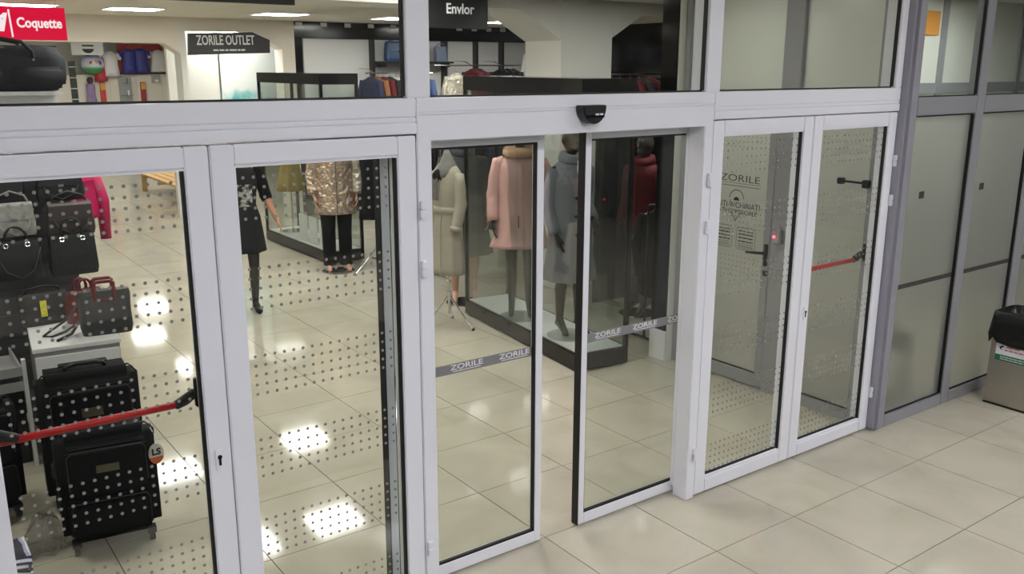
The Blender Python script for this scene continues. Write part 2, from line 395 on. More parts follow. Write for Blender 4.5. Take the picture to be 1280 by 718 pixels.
# ---- sliding panels
def slider(n, x0, x1, label, texts):
    t = thing('door_%d' % n, label, 'door', ((x0+x1)/2, .6, 0), kind='structure')
    for a, b in ((x0, x0+.038), (x1-.038, x1)): MB().box(a, b, .58, .622, .012, 2.028).build('stile', WHITE, t, .002, world=True)
    MB().box(x0+.038, x1-.038, .58, .622, .012, .07).build('rail', WHITE, t, .002, world=True)
    MB().box(x0+.038, x1-.038, .58, .622, 1.983, 2.028).build('rail', WHITE, t, .002, world=True)
    MB().box(x0-.006, x0-.0005, .579, .624, .012, 2.028).box(x1+.0005, x1+.004, .59, .612, .012, 2.028).build('edge_seal', BLACKR, t, world=True)
    gx0, gx1 = x0+.038, x1-.038
    gk = MB().box(gx0, gx0+.007, .588, .600, .07, 1.983).box(gx1-.012, gx1, .584, .600, .07, 1.983).box(gx0, gx1, .584, .600, .07, .082).box(gx0, gx1, .588, .600, 1.973, 1.983)
    gk.build('gasket', BLACKR, t, world=True)
    MB().box(gx0, gx1, .601, .609, .07, 1.983).build('glass', GLASS, t, world=True)
    band = MB().box(gx0+.007, gx1-.012, .5995, .6008, .98, 1.027).build('safety_band', BAND, t, world=True)
    for a, b in texts:
        cx = (a+b)/2
        def loc(z): return (cx-t.location.x, .5992-.6, z)
        zt = text('lettering', 'ZORILE', .034, PRINTW, band, loc(1.008), sx=1.55, bold=.0004, ext=.0003)
        lines(band, PRINTW, loc(.990), .15, .006, seed=int(cx*100))
    return t
slider(3, -2.075, -1.245, 'sliding glass panel with grey lettered band in front of the pink coat', [(-1.741, -1.578), (-1.474, -1.315), (-2.0, -1.84)])
slider(4, -1.002, -.175, 'sliding glass panel with grey lettered band in front of the grey coat', [(-.893, -.734), (-.636, -.475), (-.38, -.23)])
# sensor over the sliding doors
t = thing('door_sensor', 'black half-round motion sensor on the white header above the sliding doors', 'sensor', (-1.105, .4, 2.105))
pr = [(-.066, .041), (.066, .041)]+[(.066*math.cos(-a*PI/12), .034+.074*math.sin(-a*PI/12)) for a in range(0, 13)]
MB().prism(pr, 'y', 0, .058).build('housing', BLACK, t, .006)
MB().box(-.05, .05, -.0035, -.001, -.012, .0).build('lens_window', GLOSSBK, t)
lines(t, PRINTW, (.022, -.0045, .002), .05, .012, seed=4)

# ---- grey column and frosted partition
col = tag(MB().box(1.361, 1.448, .398, .62, 0, HC).build('trim_1', GREYD, bevel=.022, seg=4), 'grey rounded corner column between white doors and frosted partition', 'column', kind='structure')
gp = thing('wall_partition', 'grey aluminium framed partition with frosted panes', 'wall', (2.3, .45, 0), kind='structure')
GY0, GY1 = .42, .49
BANDD = mat('dark_vinyl_band', (62, 60, 58), .6, 0, .03)
MX = [(1.45, 1.492), (2.188, 2.29), (2.975, 3.10), (3.85, 3.95), (4.75, 4.85), (5.65, 5.75), (6.6, 6.7), (7.7, 7.8)]
for a, b in MX:
    MB().box(a, b, GY0, GY1, 0, HC).build('mullion', GREY, gp, .004, world=True)
for i in range(len(MX)-1):
    a, b = MX[i][1], MX[i+1][0]
    MB().box(a, b, GY0, GY1, 0, .078).build('rail', GREY, gp, .003, world=True)
    MB().box(a, b, GY0, GY1, 2.022, 2.132).build('rail', GREY, gp, .003, world=True)
    if i < 4:
        tt = pane(10+i, a, b, .078, 2.022, .45, FROST, ['frosted pane beside the grey column', 'frosted pane behind the steel litter bin', 'frosted pane past the steel litter bin', 'frosted pane near the right wall'][i], bead=.010)
        bb = MB().box(a+.012, b-.012, .443, .4455, .925, .955).build('safety_band', BANDD, tt, world=True)
        xs = (1.66, 2.405, 3.3, 4.1)[i]
        MB().box(xs, xs+.055, .443, .4455, 1.50, 1.545).build('sticker', BANDD, tt, world=True)
    else: pane(10+i, a, b, .078, 2.022, .45, FROST, 'frosted pane of the grey partition out of the doorway', bead=.01)
    pane(20+i, a, b, 2.132, HC, .45, GLASS, 'clear fanlight pane over the frosted partition, bay %d from the column' % (i+1), bead=.008)

# ---- glazed side wall of the vestibule (runs into the shop at x = 1.38) with a frosted door
sw = thing('wall_side', 'grey framed frosted side wall of the vestibule behind the dotted doors', 'wall', (1.41, 1.3, 0), kind='structure')
for y0, y1 in ((.565, .63), (1.195, 1.345), (2.19, 2.238)):
    MB().box(1.38, 1.45, y0, y1, 0, HC).build('post', GREY, sw, .003, world=True)
MB().box(1.38, 1.45, .63, 1.195, 0, .075).build('rail', GREY, sw, .003, world=True)
MB().box(1.38, 1.45, .63, 1.195, 2.05, 2.15).build('rail', GREY, sw, .003, world=True)
MB().box(1.38, 1.45, 1.345, 2.19, 2.05, 2.15).build('rail', GREY, sw, .003, world=True)
MB().box(1.41, 1.418, .63, 1.195, .075, 2.05).build('glass', FROSTS, sw, world=True)
MB().box(1.41, 1.418, .63, 1.195, 2.15, HC).build('glass', FROSTS, sw, world=True)
MB().box(1.41, 1.418, 1.345, 2.19, 2.15, HC).build('glass', FROSTS, sw, world=True)
gk = MB().box(1.396, 1.409, 1.18, 1.195, .075, 2.05).box(1.4, 1.409, .63, .636, .075, 2.05).box(1.4, 1.409, .636, 1.18, .075, .084)
gk.build('gasket', BLACKR, sw, world=True)
t = thing('door_7', 'grey framed frosted door with lettering and black lever handle', 'door', (1.41, 1.76, 0), kind='structure')
for a, b in ((1.35, 1.412), (2.12, 2.186)): MB().box(1.385, 1.44, a, b, .012, 2.045).build('stile', GREY, t, .003, world=True)
MB().box(1.385, 1.44, 1.412, 2.12, .012, .108).build('rail', GREY, t, .003, world=True)
MB().box(1.385, 1.44, 1.412, 2.12, 1.965, 2.045).build('rail', GREY, t, .003, world=True)
gl = MB().box(1.41, 1.418, 1.412, 2.12, .108, 1.965).build('glass', FROSTS, t, world=True)
MB().box(1.40, 1.409, 1.412, 2.12, .108, .117).build('gasket', BLACKR, t, world=True)
hd = MB().box(1.378, 1.384, 1.362, 1.394, .93, 1.09)
hd.build('handle_plate', BLACK, t, .003, world=True)
MB().tube([(1.384, 1.378, 1.03), (1.34, 1.378, 1.03), (1.33, 1.39, 1.03), (1.33, 1.51, 1.018)], [.011, .011, .011, .009], 10).build('handle', BLACK, t, smooth=True, world=True)
MB().box(1.375, 1.384, 1.356, 1.39, .86, .9).build('lock', BLACK, t, .003, world=True)
RX = (PI/2, 0, -PI/2)       # lettering that faces -X
def dl(y, z): return (1.4085-1.41, y-1.76, z)
text('lettering', 'ZORILE', .072, PRINTK, t, dl(1.672, 1.522), RX, sx=1.55, ext=.0004, bold=-.0005)
MB().box(1.4078, 1.4088, 1.478, 1.868, 1.487, 1.4895).build('underline', PRINTK, t, world=True)
lines(t, BAND, dl(1.672, 1.468), .38, .011, RX, 7)
# pin symbol: ring sector, dome and tip
ring = MB()
def ann(cy, cz, r0, r1, a0, a1, n=18, dst=ring):
    for i in range(n):
        a, b = [math.radians(a0+(a1-a0)*k/n) for k in (i, i+1)]
        dst.add([(1.4082, cy+r*math.cos(q), cz+r*math.sin(q)) for r, q in ((r0, a), (r1, a), (r1, b), (r0, b))], [(0, 1, 2, 3)])
ann(1.693, 1.372, .064, .070, 5, 175); ann(1.693, 1.362, 0, .026, 0, 180)
ring.add([(1.4082, y, z) for y, z in ((1.74, 1.275), (1.734, 1.275), (1.693, 1.222), (1.693, 1.213))], [(0, 1, 2, 3)])
ring.add([(1.4082, y, z) for y, z in ((1.646, 1.275), (1.652, 1.275), (1.693, 1.222), (1.693, 1.213))], [(0, 1, 2, 3)])
def rrect(cy, cz, w_, h_, r, th, dst):
    for k, (sy, sz) in enumerate(((1, 1), (-1, 1), (-1, -1), (1, -1))): ann(cy+sy*(w_/2-r), cz+sz*(h_/2-r), r-th, r, 90*k, 90*k+90, 6, dst)
    for z0 in (cz+h_/2-th, cz-h_/2): dst.add([(1.4082, y, z) for y, z in ((cy-w_/2+r, z0), (cy+w_/2-r, z0), (cy+w_/2-r, z0+th), (cy-w_/2+r, z0+th))], [(0, 1, 2, 3)])
    for y0 in (cy+w_/2-th, cy-w_/2): dst.add([(1.4082, y, z) for y, z in ((y0, cz-h_/2+r), (y0+th, cz-h_/2+r), (y0+th, cz+h_/2-r), (y0, cz+h_/2-r))], [(0, 1, 2, 3)])
rrect(1.586, 1.09, .176, .165, .025, .003, ring); rrect(1.80, 1.09, .176, .165, .025, .003, ring)
ring.build('printed_symbol', PRINTK, t, world=True)
text('lettering', 'DORIȚI ÎNCHIRIAȚI', .058, PRINTK, t, dl(1.715, 1.327), RX, sx=.95, ext=.0004)
text('lettering', 'SPAȚII COMERCIALE', .046, PRINTK, t, dl(1.70, 1.279), RX, sx=.95, ext=.0004)
for cy in (1.586, 1.80):
    for k, (sz, z) in enumerate(((.011, 1.145), (.013, 1.122), (.013, 1.096), (.013, 1.070), (.005, 1.050), (.007, 1.034), (.005, 1.022))):
        lines(t, PRINTK, dl(cy, z), .135 if k != 4 else .14, sz, RX, k+int(cy*10))
dd = MB()
for r in range(5):
    for z0 in (1.90, 1.32, .95):
        for k in range(18):
            y, z = 1.43+.0375*k, z0-.0368*r
            if y < 2.1: dd.add([(1.4084, y+.0055*math.cos(a*PI/4), z+.0055*math.sin(a*PI/4)) for a in range(8)], [tuple(range(8))])
tag(dd.build('dot_decal', mat('pale_dot', (160, 160, 146), .7), t, world=True), kind='stuff')
# access button with red light on the jamb
t = thing('access_reader', 'small grey access reader with red light on the grey door jamb', 'reader', (1.365, 1.28, 1.16))
MB().box(-.015, .0145, -.035, .035, -.05, .05).build('case', GREY, t, .004)
MB().lathe([(.009, -.004), (.009, .004), (.006, .008)], (0, 0, 0), 12).build('indicator_light', emat('red_led', (255, 50, 70), 14), t).rotation_euler = (0, -PI/2, 0)
t.children[-1].location = (-.016, .012, .0)
# door closer behind the dotted door
t = thing('door_closer', 'black door closer arm fixed to the frosted side wall', 'door closer', (1.37, .70, 1.6))
MB().box(-.03, .0095, -.1, -.05, -.03, .02).build('closer_bracket', BLACK, t, .004)
MB().box(-.02, -.005, -.05, .10, -.007, .007).build('arm', BLACK, t, .002)
MB().box(-.03, .0095, .09, .13, -.02, .02).build('end_block', BLACK, t, .004)
# vestibule back partition
VBOARD = mat('pale_grey_board', (206, 207, 200), .7, 0, .025, 2)
vb = thing('wall_vestibule', 'grey framed partition at the back of the vestibule', 'wall', (4.5, 2.27, 0), kind='structure')
for x0 in (1.66, 2.6, 3.4, 4.2, 4.93, 5.66, 6.5, 7.7):
    MB().box(x0, x0+.09, 2.24, 2.30, 0, HC).build('mullion', GREY, vb, .003, world=True)
MB().box(1.66, 7.8, 2.245, 2.295, 0, .1).build('rail', GREY, vb, world=True)
MB().box(1.66, 7.8, 2.245, 2.295, 2.06, 2.16).build('rail', GREY, vb, world=True)
MB().box(1.66, 7.8, 2.262, 2.278, .1, 2.06).build('board_panel', VBOARD, vb, world=True)
MB().box(1.66, 7.8, 2.262, 2.278, 2.16, HC).build('board_panel', VBOARD, vb, world=True)
one('warning_sign', MB().box(-.14, .14, -.02, 0, -.11, .11), mat('orange_sign', (206, 140, 66), .5), 'small orange sign on the vestibule back wall above the partition', 'sign', loc=(4.72, 2.26, 2.72))
t = thing('bench', 'dark padded bench behind the frosted side wall', 'bench', (2.0, 1.0, 0))
MB().box(-.25, .25, -.3, .3, .36, .45).build('seat', FABK, t, .02)
for sx in (-1, 1):
    for sy in (-1, 1): MB().box(sx*.2-.02, sx*.2+.02, sy*.26-.02, sy*.26+.02, 0, .36).build('leg', BLACK, t)

# ---- ceiling lights
def lamp_factory(name, z, strength, col=(255, 250, 240)):
    em = emat('lamp_diffuser_'+name, col, strength)
    fr = MB().box(-.30, .30, -.30, -.285, -.012, 0).box(-.30, .30, .285, .30, -.012, 0).box(-.30, -.285, -.285, .285, -.012, 0).box(.285, .30, -.285, .285, -.012, 0).mesh('frame', WHITE)
    df = MB().box(-.285, .285, -.285, .285, -.009, -.001).mesh('diffuser', em)
    def mk(x, y, label, group):
        t = thing('ceiling_light', label, 'light', (x, y, z-.0005), group=group)
        link('frame', fr, t); link('diffuser', df, t); return t
    return mk
L1 = lamp_factory('shop', HC, SHOP_LAMP, (255, 251, 245)); L2 = lamp_factory('lobby', HL, LOBBY_LAMP, (250, 250, 255)); L3 = lamp_factory('vestibule', HC, VEST_LAMP, (252, 255, 250))
for y, xs in ((2.1, (-3.9, -.7)), (3.0, (2.4,)), (4.0, (-2.0, .2)), (6.5, (-2.6, -.76, .27, 4.2)), (8.95, (-2.0, -.86, .95, 2.68, 4.5)), (11.25, (1.0,)), (13.2, (-1.2, .7, 2.6)), (15.6, (.52, 2.6)), (17.9, (-.8, 1.2))):  # rows before the white beam, and the arch panel, added as fill light
    for x in xs: L1(x, y, 'square white shop ceiling light panel (front rows and arch panel are added)', 'shop ceiling lights')
for y in (-5.4, -3.6, -1.7):
    for x in (-4.8, -1.9, 1.0, 3.9): L2(x, y, 'square white ceiling light panel in the lobby ceiling', 'lobby ceiling lights')
for x in (2.3, 4.6): L3(x, 1.35, 'square white ceiling light panel added to brighten the vestibule', 'added vestibule lights')  # added, unseen lamps; the frosted panes let too little light through
#MARK_OBJECTS
# ================================================================== SHOP FABRIC (piers, arcade, far walls)
t = thing('trim_2', 'white pier with black gloss side at the end of the vestibule side wall', 'pier', (1.45, 2.32, 0), kind='structure')
MB().box(1.318, 1.60, 2.242, 2.41, 0, HC).build('core', WALLW, t, .003, world=True)
MB().box(1.302, 1.317, 2.245, 2.41, .25, HC).build('black_cladding', GLOSSBK, t, .002, world=True)
MB().box(1.297, 1.317, 2.243, 2.415, 0, .245).build('plinth', LAMW, t, .003, world=True)
aw = thing('wall_arcade', 'white arcade beam and pier with chamfered corners behind the first display case', 'wall', (2.4, 4.9, 0), kind='structure')
MB().prism([(-2.4, 2.84), (1.60, 2.84), (2.1, 2.56), (2.1, HC), (-2.4, HC)], 'y', 4.6, 5.2).build('beam', WALLW, aw, world=True)
MB().box(2.1, 2.78, 4.6, 5.2, 0, HC).build('pier', WALLW, aw, .004, world=True)
MB().prism([(2.78, 2.60), (3.19, 2.83), (6.5, 2.83), (6.5, HC), (2.78, HC)], 'y', 4.6, 5.2).build('beam', WALLW, aw, world=True)
fw = thing('wall_far', 'beige arcade wall with chamfered openings at the end of the aisle', 'wall', (0, 10.75, 0), kind='structure')
MB().box(-7.2, -3.4, 10.6, 10.9, 0, HC).build('pier', BEIGE, fw, world=True)
MB().prism([(-3.4, 2.61), (-.08, 2.61), (.13, 2.47), (.13, HC), (-3.4, HC)], 'y', 10.6, 10.9).build('beam', BEIGE, fw, world=True)
MB().box(.13, .212, 10.6, 10.9, 0, HC).build('pier', WALLW, fw, world=True)
MB().prism([(.212, 2.785), (1.2, 2.785), (1.62, 2.55), (1.62, HC), (.212, HC)], 'y', 10.6, 10.9).build('beam', BEIGE, fw, world=True)
MB().box(1.62, 1.82, 10.6, 10.9, 0, HC).build('pier', BEIGE, fw, world=True)
MB().box(.212, .98, 11.6, 11.7, 0, HC).build('inner_wall', WALLW, fw, world=True)
# dark clothing shop: back wall and side wall
ds = thing('wall_shop', 'black back wall of the clothes shop with white panels', 'wall', (4, 10.75, 0), kind='structure')
MB().box(1.82, 7.8, 10.7, 10.9, 0, HC).build('backing', GLOSSBK, ds, world=True)
MB().box(1.82, 7.7, 10.60, 10.70, 2.715, 2.93).build('fascia', GLOSSBK, ds, .004, world=True)
for a, b in ((1.985, 3.085), (3.16, 4.42), (4.56, 5.06), (5.11, 5.60), (5.65, 6.45)):
    MB().box(a, b, 10.66, 10.70, .3, 2.712).build('white_panel', LAMW, ds, .002, world=True)
for a in (3.09, 4.43, 5.062, 5.602): MB().box(a, a+.045, 10.55, 10.70, 0, 2.715).build('upright', BLACK, ds, world=True)
for a in (1.85, 2.25, 2.65, 3.05, 3.45, 3.85, 4.7, 5.0, 5.3, 5.6):
    MB().box(a, a+.10, 10.58, 10.6, 2.885, 2.945).build('fascia_glint', LAMW, ds, world=True)  # white squares stand in for lights mirrored in the gloss fascia
MB().box(6.5, 6.6, 2.4, 10.7, 0, HC).build('side_panel', GLOSSBK, ds, world=True)
# vestibule ends against this wall; shop side of the vestibule partition is dark laminate
MB().box(1.62, 6.5, 2.31, 2.36, 0, HC).build('front_lining', GLOSSBK, ds, world=True)

# shelf with bags in the black shop
t = thing('wall_shelf', 'black shelf on the black shop wall carrying a blue handbag', 'shelf', (3.8, 10.45, 2.38))
MB().box(-.66, .64, -.17, .17, -.03, 0).build('board', BLACK, t, .003)
for x in (-.6, .58): MB().box(x-.012, x+.012, -.12, .13, -.09, -.03).build('bracket', BLACK, t)

# ================================================================== BAGS
def handbag(name, label, w_, d_, h_, m, loc, rz=0, flap=None, handle='arc', hm=None, clasp=True, hh=.14, group=None, taper=.82, cat='bag', pocket=False, strap=False, wings=False):
    t = thing(name, label, cat, loc, rz, group)
    a, b = w_/2, d_/2; rings = []
    for z, k, q in ((0, .94, .9), (.04, 1, 1), (h_*.5, .97, .92), (h_*.92, taper+.04, .62), (h_, taper, .5)):
        rg = []
        for j in range(16):
            an = 2*PI*(j+.5)/16; cx, sy = math.cos(an), math.sin(an)
            rg.append((a*k*math.copysign(abs(cx)**.35, cx), b*q*math.copysign(abs(sy)**.45, sy), z))
        rings.append(rg)
    MB().loft(rings).build('body', m, t, smooth=False)
    if flap:
        MB().prism([(-b*.62, h_*1.0), (b*.3, h_*1.012), (-b*.55, h_*1.03), (-b*.9, h_*.95), (-b*1.10, h_*.5), (-b*1.04, h_*.49)], 'x', -a*.88, a*.88).build('flap', flap, t, .004)
        if clasp: MB().box(-.018, .018, -b*1.16, -b*1.02, h_*.47, h_*.56).build('clasp', CHROME, t, .003)
    if pocket:
        MB().box(-a*.7, a*.7, -b*1.12, -b*.8, h_*.12, h_*.5).build('pocket', m, t, .012)
        MB().tube([(-a*.66, -b*1.1, h_*.52), (a*.66, -b*1.1, h_*.52)], .004, 6).build('zip', CHROME, t)
    hm = hm or m
    if handle == 'arc':
        for y in ((-b*.4, b*.4) if d_ > .1 else (0,)):
            pts = [(-a*.42, y, h_*.9)]+arc((0, y, h_+.02), a*.42, 180, 0, 10, ry=hh)+[(a*.42, y, h_*.9)]
            MB().tube(pts, .0085, 8).build('handle', hm, t, smooth=True)
        for s_ in (-1, 1): MB().tube(arc((s_*a*.42, -b*.65, h_*.9), .014, 0, 360, 10), .003, 6).build('ring', CHROME, t)
    elif handle == 'square':
        for y in (-b*.62, b*.62):
            MB().tube([(-a*.36, y, h_*.80), (-a*.36, y, h_+hh*.85), (-a*.28, y, h_+hh), (a*.28, y, h_+hh), (a*.36, y, h_+hh*.85), (a*.36, y, h_*.80), (-a*.36, y, h_*.80)], .012, 8).build('handle', hm, t)
    elif handle == 'strap':
        pts = [(-a*.8, 0, h_*.95), (-a*.6, -.01, h_+hh*.6), (0, -.015, h_+hh), (a*.6, -.01, h_+hh*.6), (a*.8, 0, h_*.95)]
        MB().tube(pts, .007, 6).build('strap', hm, t, smooth=True)
    if strap:
        pts = [(-a*.9, -b*.6, h_*.8), (-a*.55, -b*1.3, h_*.25), (0, -b*1.45, h_*.05), (a*.55, -b*1.3, h_*.25), (a*.9, -b*.6, h_*.8)]
        MB().tube(pts, .006, 6).build('shoulder_strap', hm, t, smooth=True)
    return t
SNAKE = mat('grey_snakeskin', (150, 148, 144), .45, 0, .5, 26, .3, 60)
BROWN = mat('dark_brown_leather', (58, 48, 46), .45, 0, .15, 20, .2, 90)
NAVYB = mat('blue_leather', (40, 74, 116), .35, 0, .12, 20)
GREYB = mat('grey_blue_leather', (112, 122, 150), .4, 0, .3, 40)
# bag gondola
t = thing('display_stand', 'tall white slatted display stand hung with handbags', 'display stand', (-3.02, 4.2, 0))
t0 = t
MB().box(-.52, .44, .02, .10, .08, 2.12).build('back_panel', STANDD, t, .003)
MB().box(-.52, .44, -.22, .22, 0, .08).build('base', STANDD, t, .004)
MB().box(-.52, .44, -.16, .12, 2.12, 2.145).build('top_board', LAMW, t, .003)
MB().box(-.52, .44, .005, .02, 1.78, 2.12).build('header_panel', LAMW, t)
for i in range(9): MB().box(-.52, .44, .008, .02, .2+i*.17, .2+i*.17+.10).build('slat', STANDD, t, .002)
for z in (1.72, 1.53, 1.29):
    for x in (-.3, 0., .3): MB().tube([(x, .01, z), (x, -.2, z+.005), (x, -.21, z+.02)], .004, 6).build('hook', CHROME, t)
NAVYK = mat('navy_black_canvas', (16, 17, 26), .7, 0, .2, 30, .3, 200, spec=.3)
t = thing('duffel_bag', 'large navy black travel holdall standing on top of the display stand', 'bag', (-2.905, 4.13, 2.1455))
dr = []
for k in range(13):
    x = -.36+.72*k/12; e = min(1, (1-abs(x)/.375)*9)**.5; rg = []
    for j in range(20):
        a = 2*PI*j/20; cy, cz = math.cos(a), math.sin(a)
        rg.append((x, .13*e*math.copysign(abs(cy)**.6, cy), .145+(.145*e*math.copysign(abs(cz)**.6, cz) if cz < 0 else (.13+.02*math.sin(x*9))*e*math.copysign(abs(cz)**.75, cz))))
    dr.append(rg)
MB().loft(dr).build('body', NAVYK, t, smooth=True)
for x in (-.18, .18): MB().box(x-.16, x+.16, -.165, -.11, .02, .155).build('front_pocket', NAVYK, t, .025, True, seg=3)
for y in (-.11, .11):
    MB().tube([(-.17, y, .15), (-.165, y*1.15, .25), (-.11, y*.9, .31), (0, y*.8, .33), (.11, y*.9, .31), (.165, y*1.15, .25), (.17, y, .15)], .012, 8).build('handle', NAVYK, t, smooth=True)
for x in (-.165, .165): MB().tube([(x, -.128, .2), (x, -.142, .2)], .009, 10).build('rivet', CHROME, t)
MB().tube([(-.33, 0, .285), (.33, 0, .285)], .005, 6).build('zip', BLACK, t)
handbag('handbag', 'black handbag hanging highest beside the magenta jacket', .30, .09, .20, LEATHK, (-2.67, 4.02, 1.43), 0, flap=LEATHK, handle='strap', hh=.18, strap=True)
handbag('handbag', 'black handbag hanging above the grey snakeskin bag', .30, .09, .18, LEATHK, (-3.03, 4.03, 1.47), 0, handle='strap', hh=.14)
handbag('handbag', 'dark brown flap handbag with buckled straps', .30, .10, .21, BROWN, (-2.645, 3.93, 1.21), 0, flap=BROWN, handle='strap', hh=.08, pocket=False, strap=True)
handbag('handbag', 'grey snakeskin print handbag with flap', .27, .10, .21, SNAKE, (-2.985, 3.93, 1.235), .05, flap=SNAKE, handle='strap', hh=.08, strap=True)
handbag('handbag', 'black leather tote with two chrome rings under the brown bag', .30, .12, .27, LEATHK, (-2.66, 3.88, .95), 0, handle='arc', hh=.09, taper=.9)
handbag('handbag', 'black leather tote with long strap under the snakeskin bag', .30, .12, .25, LEATHK, (-2.99, 3.88, .96), 0, handle='arc', hh=.07, strap=True, taper=.9)
MB().tube([(.43, .09, 1.745), (.45, .16, 1.74), (.49, .235, 1.735), (.495, .25, 1.75)], .005, 6).build('hook', CHROME, t0)
# white cabinet with handbags on top
t = thing('cabinet', 'white low cabinet carrying handbags beside the suitcases', 'cabinet', (-2.815, 3.36, 0), -.10)
MB().box(-.225, .225, -.50, .46, .06, .725).build('body', LAMG, t, .003)
MB().box(-.232, .232, -.51, .47, .725, .75).build('top', LAMW, t, .003)
MB().box(-.21, .21, -.47, .43, 0, .06).build('plinth', LAMG, t)
MB().box(-.222, .222, -.512, -.501, .07, .70).build('door', LAMW, t, .003)
MB().tube([(.20, -.520, .40), (.20, -.513, .40)], .006, 10).build('knob', BLACK, t)
handbag('handbag', 'dark grey structured handbag with dark red square handles', .29, .15, .26, LEATHD, (-2.665, 3.02, .7505), -.12, handle='square', hm=LEATHR, hh=.06, taper=.96)
handbag('handbag', 'black sequinned patent bag with yellow tag on white cabinet', .28, .13, .20, PATENT, (-2.935, 3.45, .7505), .1, handle='strap', hh=.04, strap=False, taper=.95)
t = thing('price_tag', 'yellow and black tag hanging on the black sequinned bag', 'tag', (-2.945, 3.368, .86))
MB().box(-.018, .018, -.004, .004, -.05, .05).build('card', mat('yellow_tag', (216, 208, 60), .5, 0, .7, 60), t)
handbag('handbag', 'burgundy glossy handbag lying behind the dark grey handbag', .22, .12, .20, LEATHB, (-2.72, 3.36, .7505), .45, flap=LEATHB, handle='arc', hh=.05)
t = thing('bag_strap', 'black leather strap looped over the white cabinet top', 'strap', (-2.9, 3.1, .758))
MB().tube([(.10, .10, .02), (.02, .02, .004), (-.06, -.03, .0), (-.10, 0, .002), (-.06, .05, .01), (.05, .12, .05), (.12, .16, .12)], .007, 8).build('loop', LEATHK, t, smooth=True)
MB().tube([(.10, .0, .06), (.04, -.07, .01), (-.05, -.14, 0)], .009, 8).build('end', LEATHK, t, smooth=True)
# drawer unit
t = thing('drawer_unit', 'small grey unit with open drawers left of the white cabinet', 'drawer unit', (-3.33, 3.3, 0))
MB().box(-.2, .19, -.2, .25, 0, .46).build('body', BLACK, t, .004)
for z in (.47, .56):
    MB().box(-.2, .19, -.26, -.25, z, z+.055).box(-.2, -.19, -.25, .2, z, z+.055).box(.18, .19, -.25, .2, z, z+.055).box(-.19, .18, -.25, .2, z, z+.006).build('drawer', LAMG, t)
for x in (-.2, .2): MB().box(x-.01, x+.01, -.28, -.24, 0, .66).build('upright', LAMW, t)

# ================================================================== SUITCASES
def suitcase(label, w_, d_, h_, loc, rz, tagon=False):
    t = thing('suitcase', label, 'suitcase', loc, rz)
    a, b = w_/2, d_/2
    MB().box(-a, a, -b, b, .06, h_).build('body', FABK, t, .05, True, seg=4)
    MB().box(-a*.82, a*.82, -b-.035, -b+.02, h_*.52, h_*.92).build('front_pocket', FABK, t, .02, seg=3)
    MB().box(-a*.86, a*.86, -b-.05, -b+.02, .12, h_*.50).build('front_pocket', FABK, t, .025, seg=3)
    for z0, z1 in ((.12, h_*.5), (h_*.52, h_*.92)):
        MB().tube([(-a*.78, -b-.052+.015, z0+.05), (-a*.78, -b-.038, z1-.03), (-a*.7, -b-.038, z1-.008), (a*.7, -b-.038, z1-.008), (a*.78, -b-.038, z1-.03), (a*.78, -b-.038, z0+.05)], .004, 6).build('zip', BLACK, t)
    MB().tube([(-a+.001, -b*.3, .1), (-a-.001, -b*.3, h_*.94), (-a*.85, -b*.3, h_+.001), (a*.85, -b*.3, h_+.001), (a+.001, -b*.3, h_*.94), (a, -b*.3, .1)], .005, 6).build('zip', BLACK, t)
    hp = [(-.10, 0, h_-.005), (-.09, 0, h_+.018), (-.05, 0, h_+.028), (.05, 0, h_+.028), (.09, 0, h_+.018), (.10, 0, h_-.005)]
    MB().tube(hp, .012, 8).build('handle', BLACK, t, smooth=True)
    MB().box(-.12, .12, b*.5, b*.8, h_-.004, h_+.012).build('trolley_handle', CHROME, t, .004)
    MB().box(-.05, .05, -b-.042, -b-.034, h_*.72, h_*.78).build('badge', mat('badge', (96, 90, 72), .4, .4), t)
    for sx in (-1, 1):
        for sy in (-1, 1):
            wh = MB().tube([(sx*(a-.05)-.012, sy*(b-.05), .03), (sx*(a-.05)+.012, sy*(b-.05), .03)], .03, 16).build('wheel', BLACK, t)
            MB().box(sx*(a-.05)-.02, sx*(a-.05)+.02, sy*(b-.05)-.025, sy*(b-.05)+.025, .045, .075).build('caster_bracket', BLACK, t)
    MB().box(-a-.02, -a+.005, -.06, .06, h_*.66, h_*.74).build('side_handle', BLACK, t, .008)
    return t
suitcase('black fabric suitcase with round luggage tag standing in front of a taller one', .44, .23, .615, (-2.965, 1.83, 0), -.15)
t = thing('luggage_tag', 'round white and orange tag dangling from the black suitcase', 'tag', (-2.758, 1.715, .46))
MB().prism([(.036*math.cos(k*PI/10), .052*math.sin(k*PI/10)) for k in range(20)], 'y', -.003, .003).build('disc', mat('tag_card', (206, 198, 190), .5, 0, .5, 30), t)
MB().prism([(.036*math.cos(k*PI/10), -.002+.052*math.sin(k*PI/10)) for k in range(11, 20)], 'y', -.005, -.0031).build('orange_edge', mat('orange_edge', (196, 92, 44), .5), t)
text('lettering', 'LS', .045, PRINTK, t, (0, -.0045, .008), bold=.002)
MB().tube([(0, 0, .05), (.004, .02, .09), (-.01, .03, .13)], .002, 6).build('cord', PRINTW, t)
suitcase('tall black fabric suitcase behind the tagged one, against the white cabinet', .49, .27, .755, (-2.925, 2.36, 0), -.08)
suitcase('black fabric suitcase beside the wall of luggage left of the tall suitcase', .40, .24, .66, (-3.47, 2.45, 0), .1)
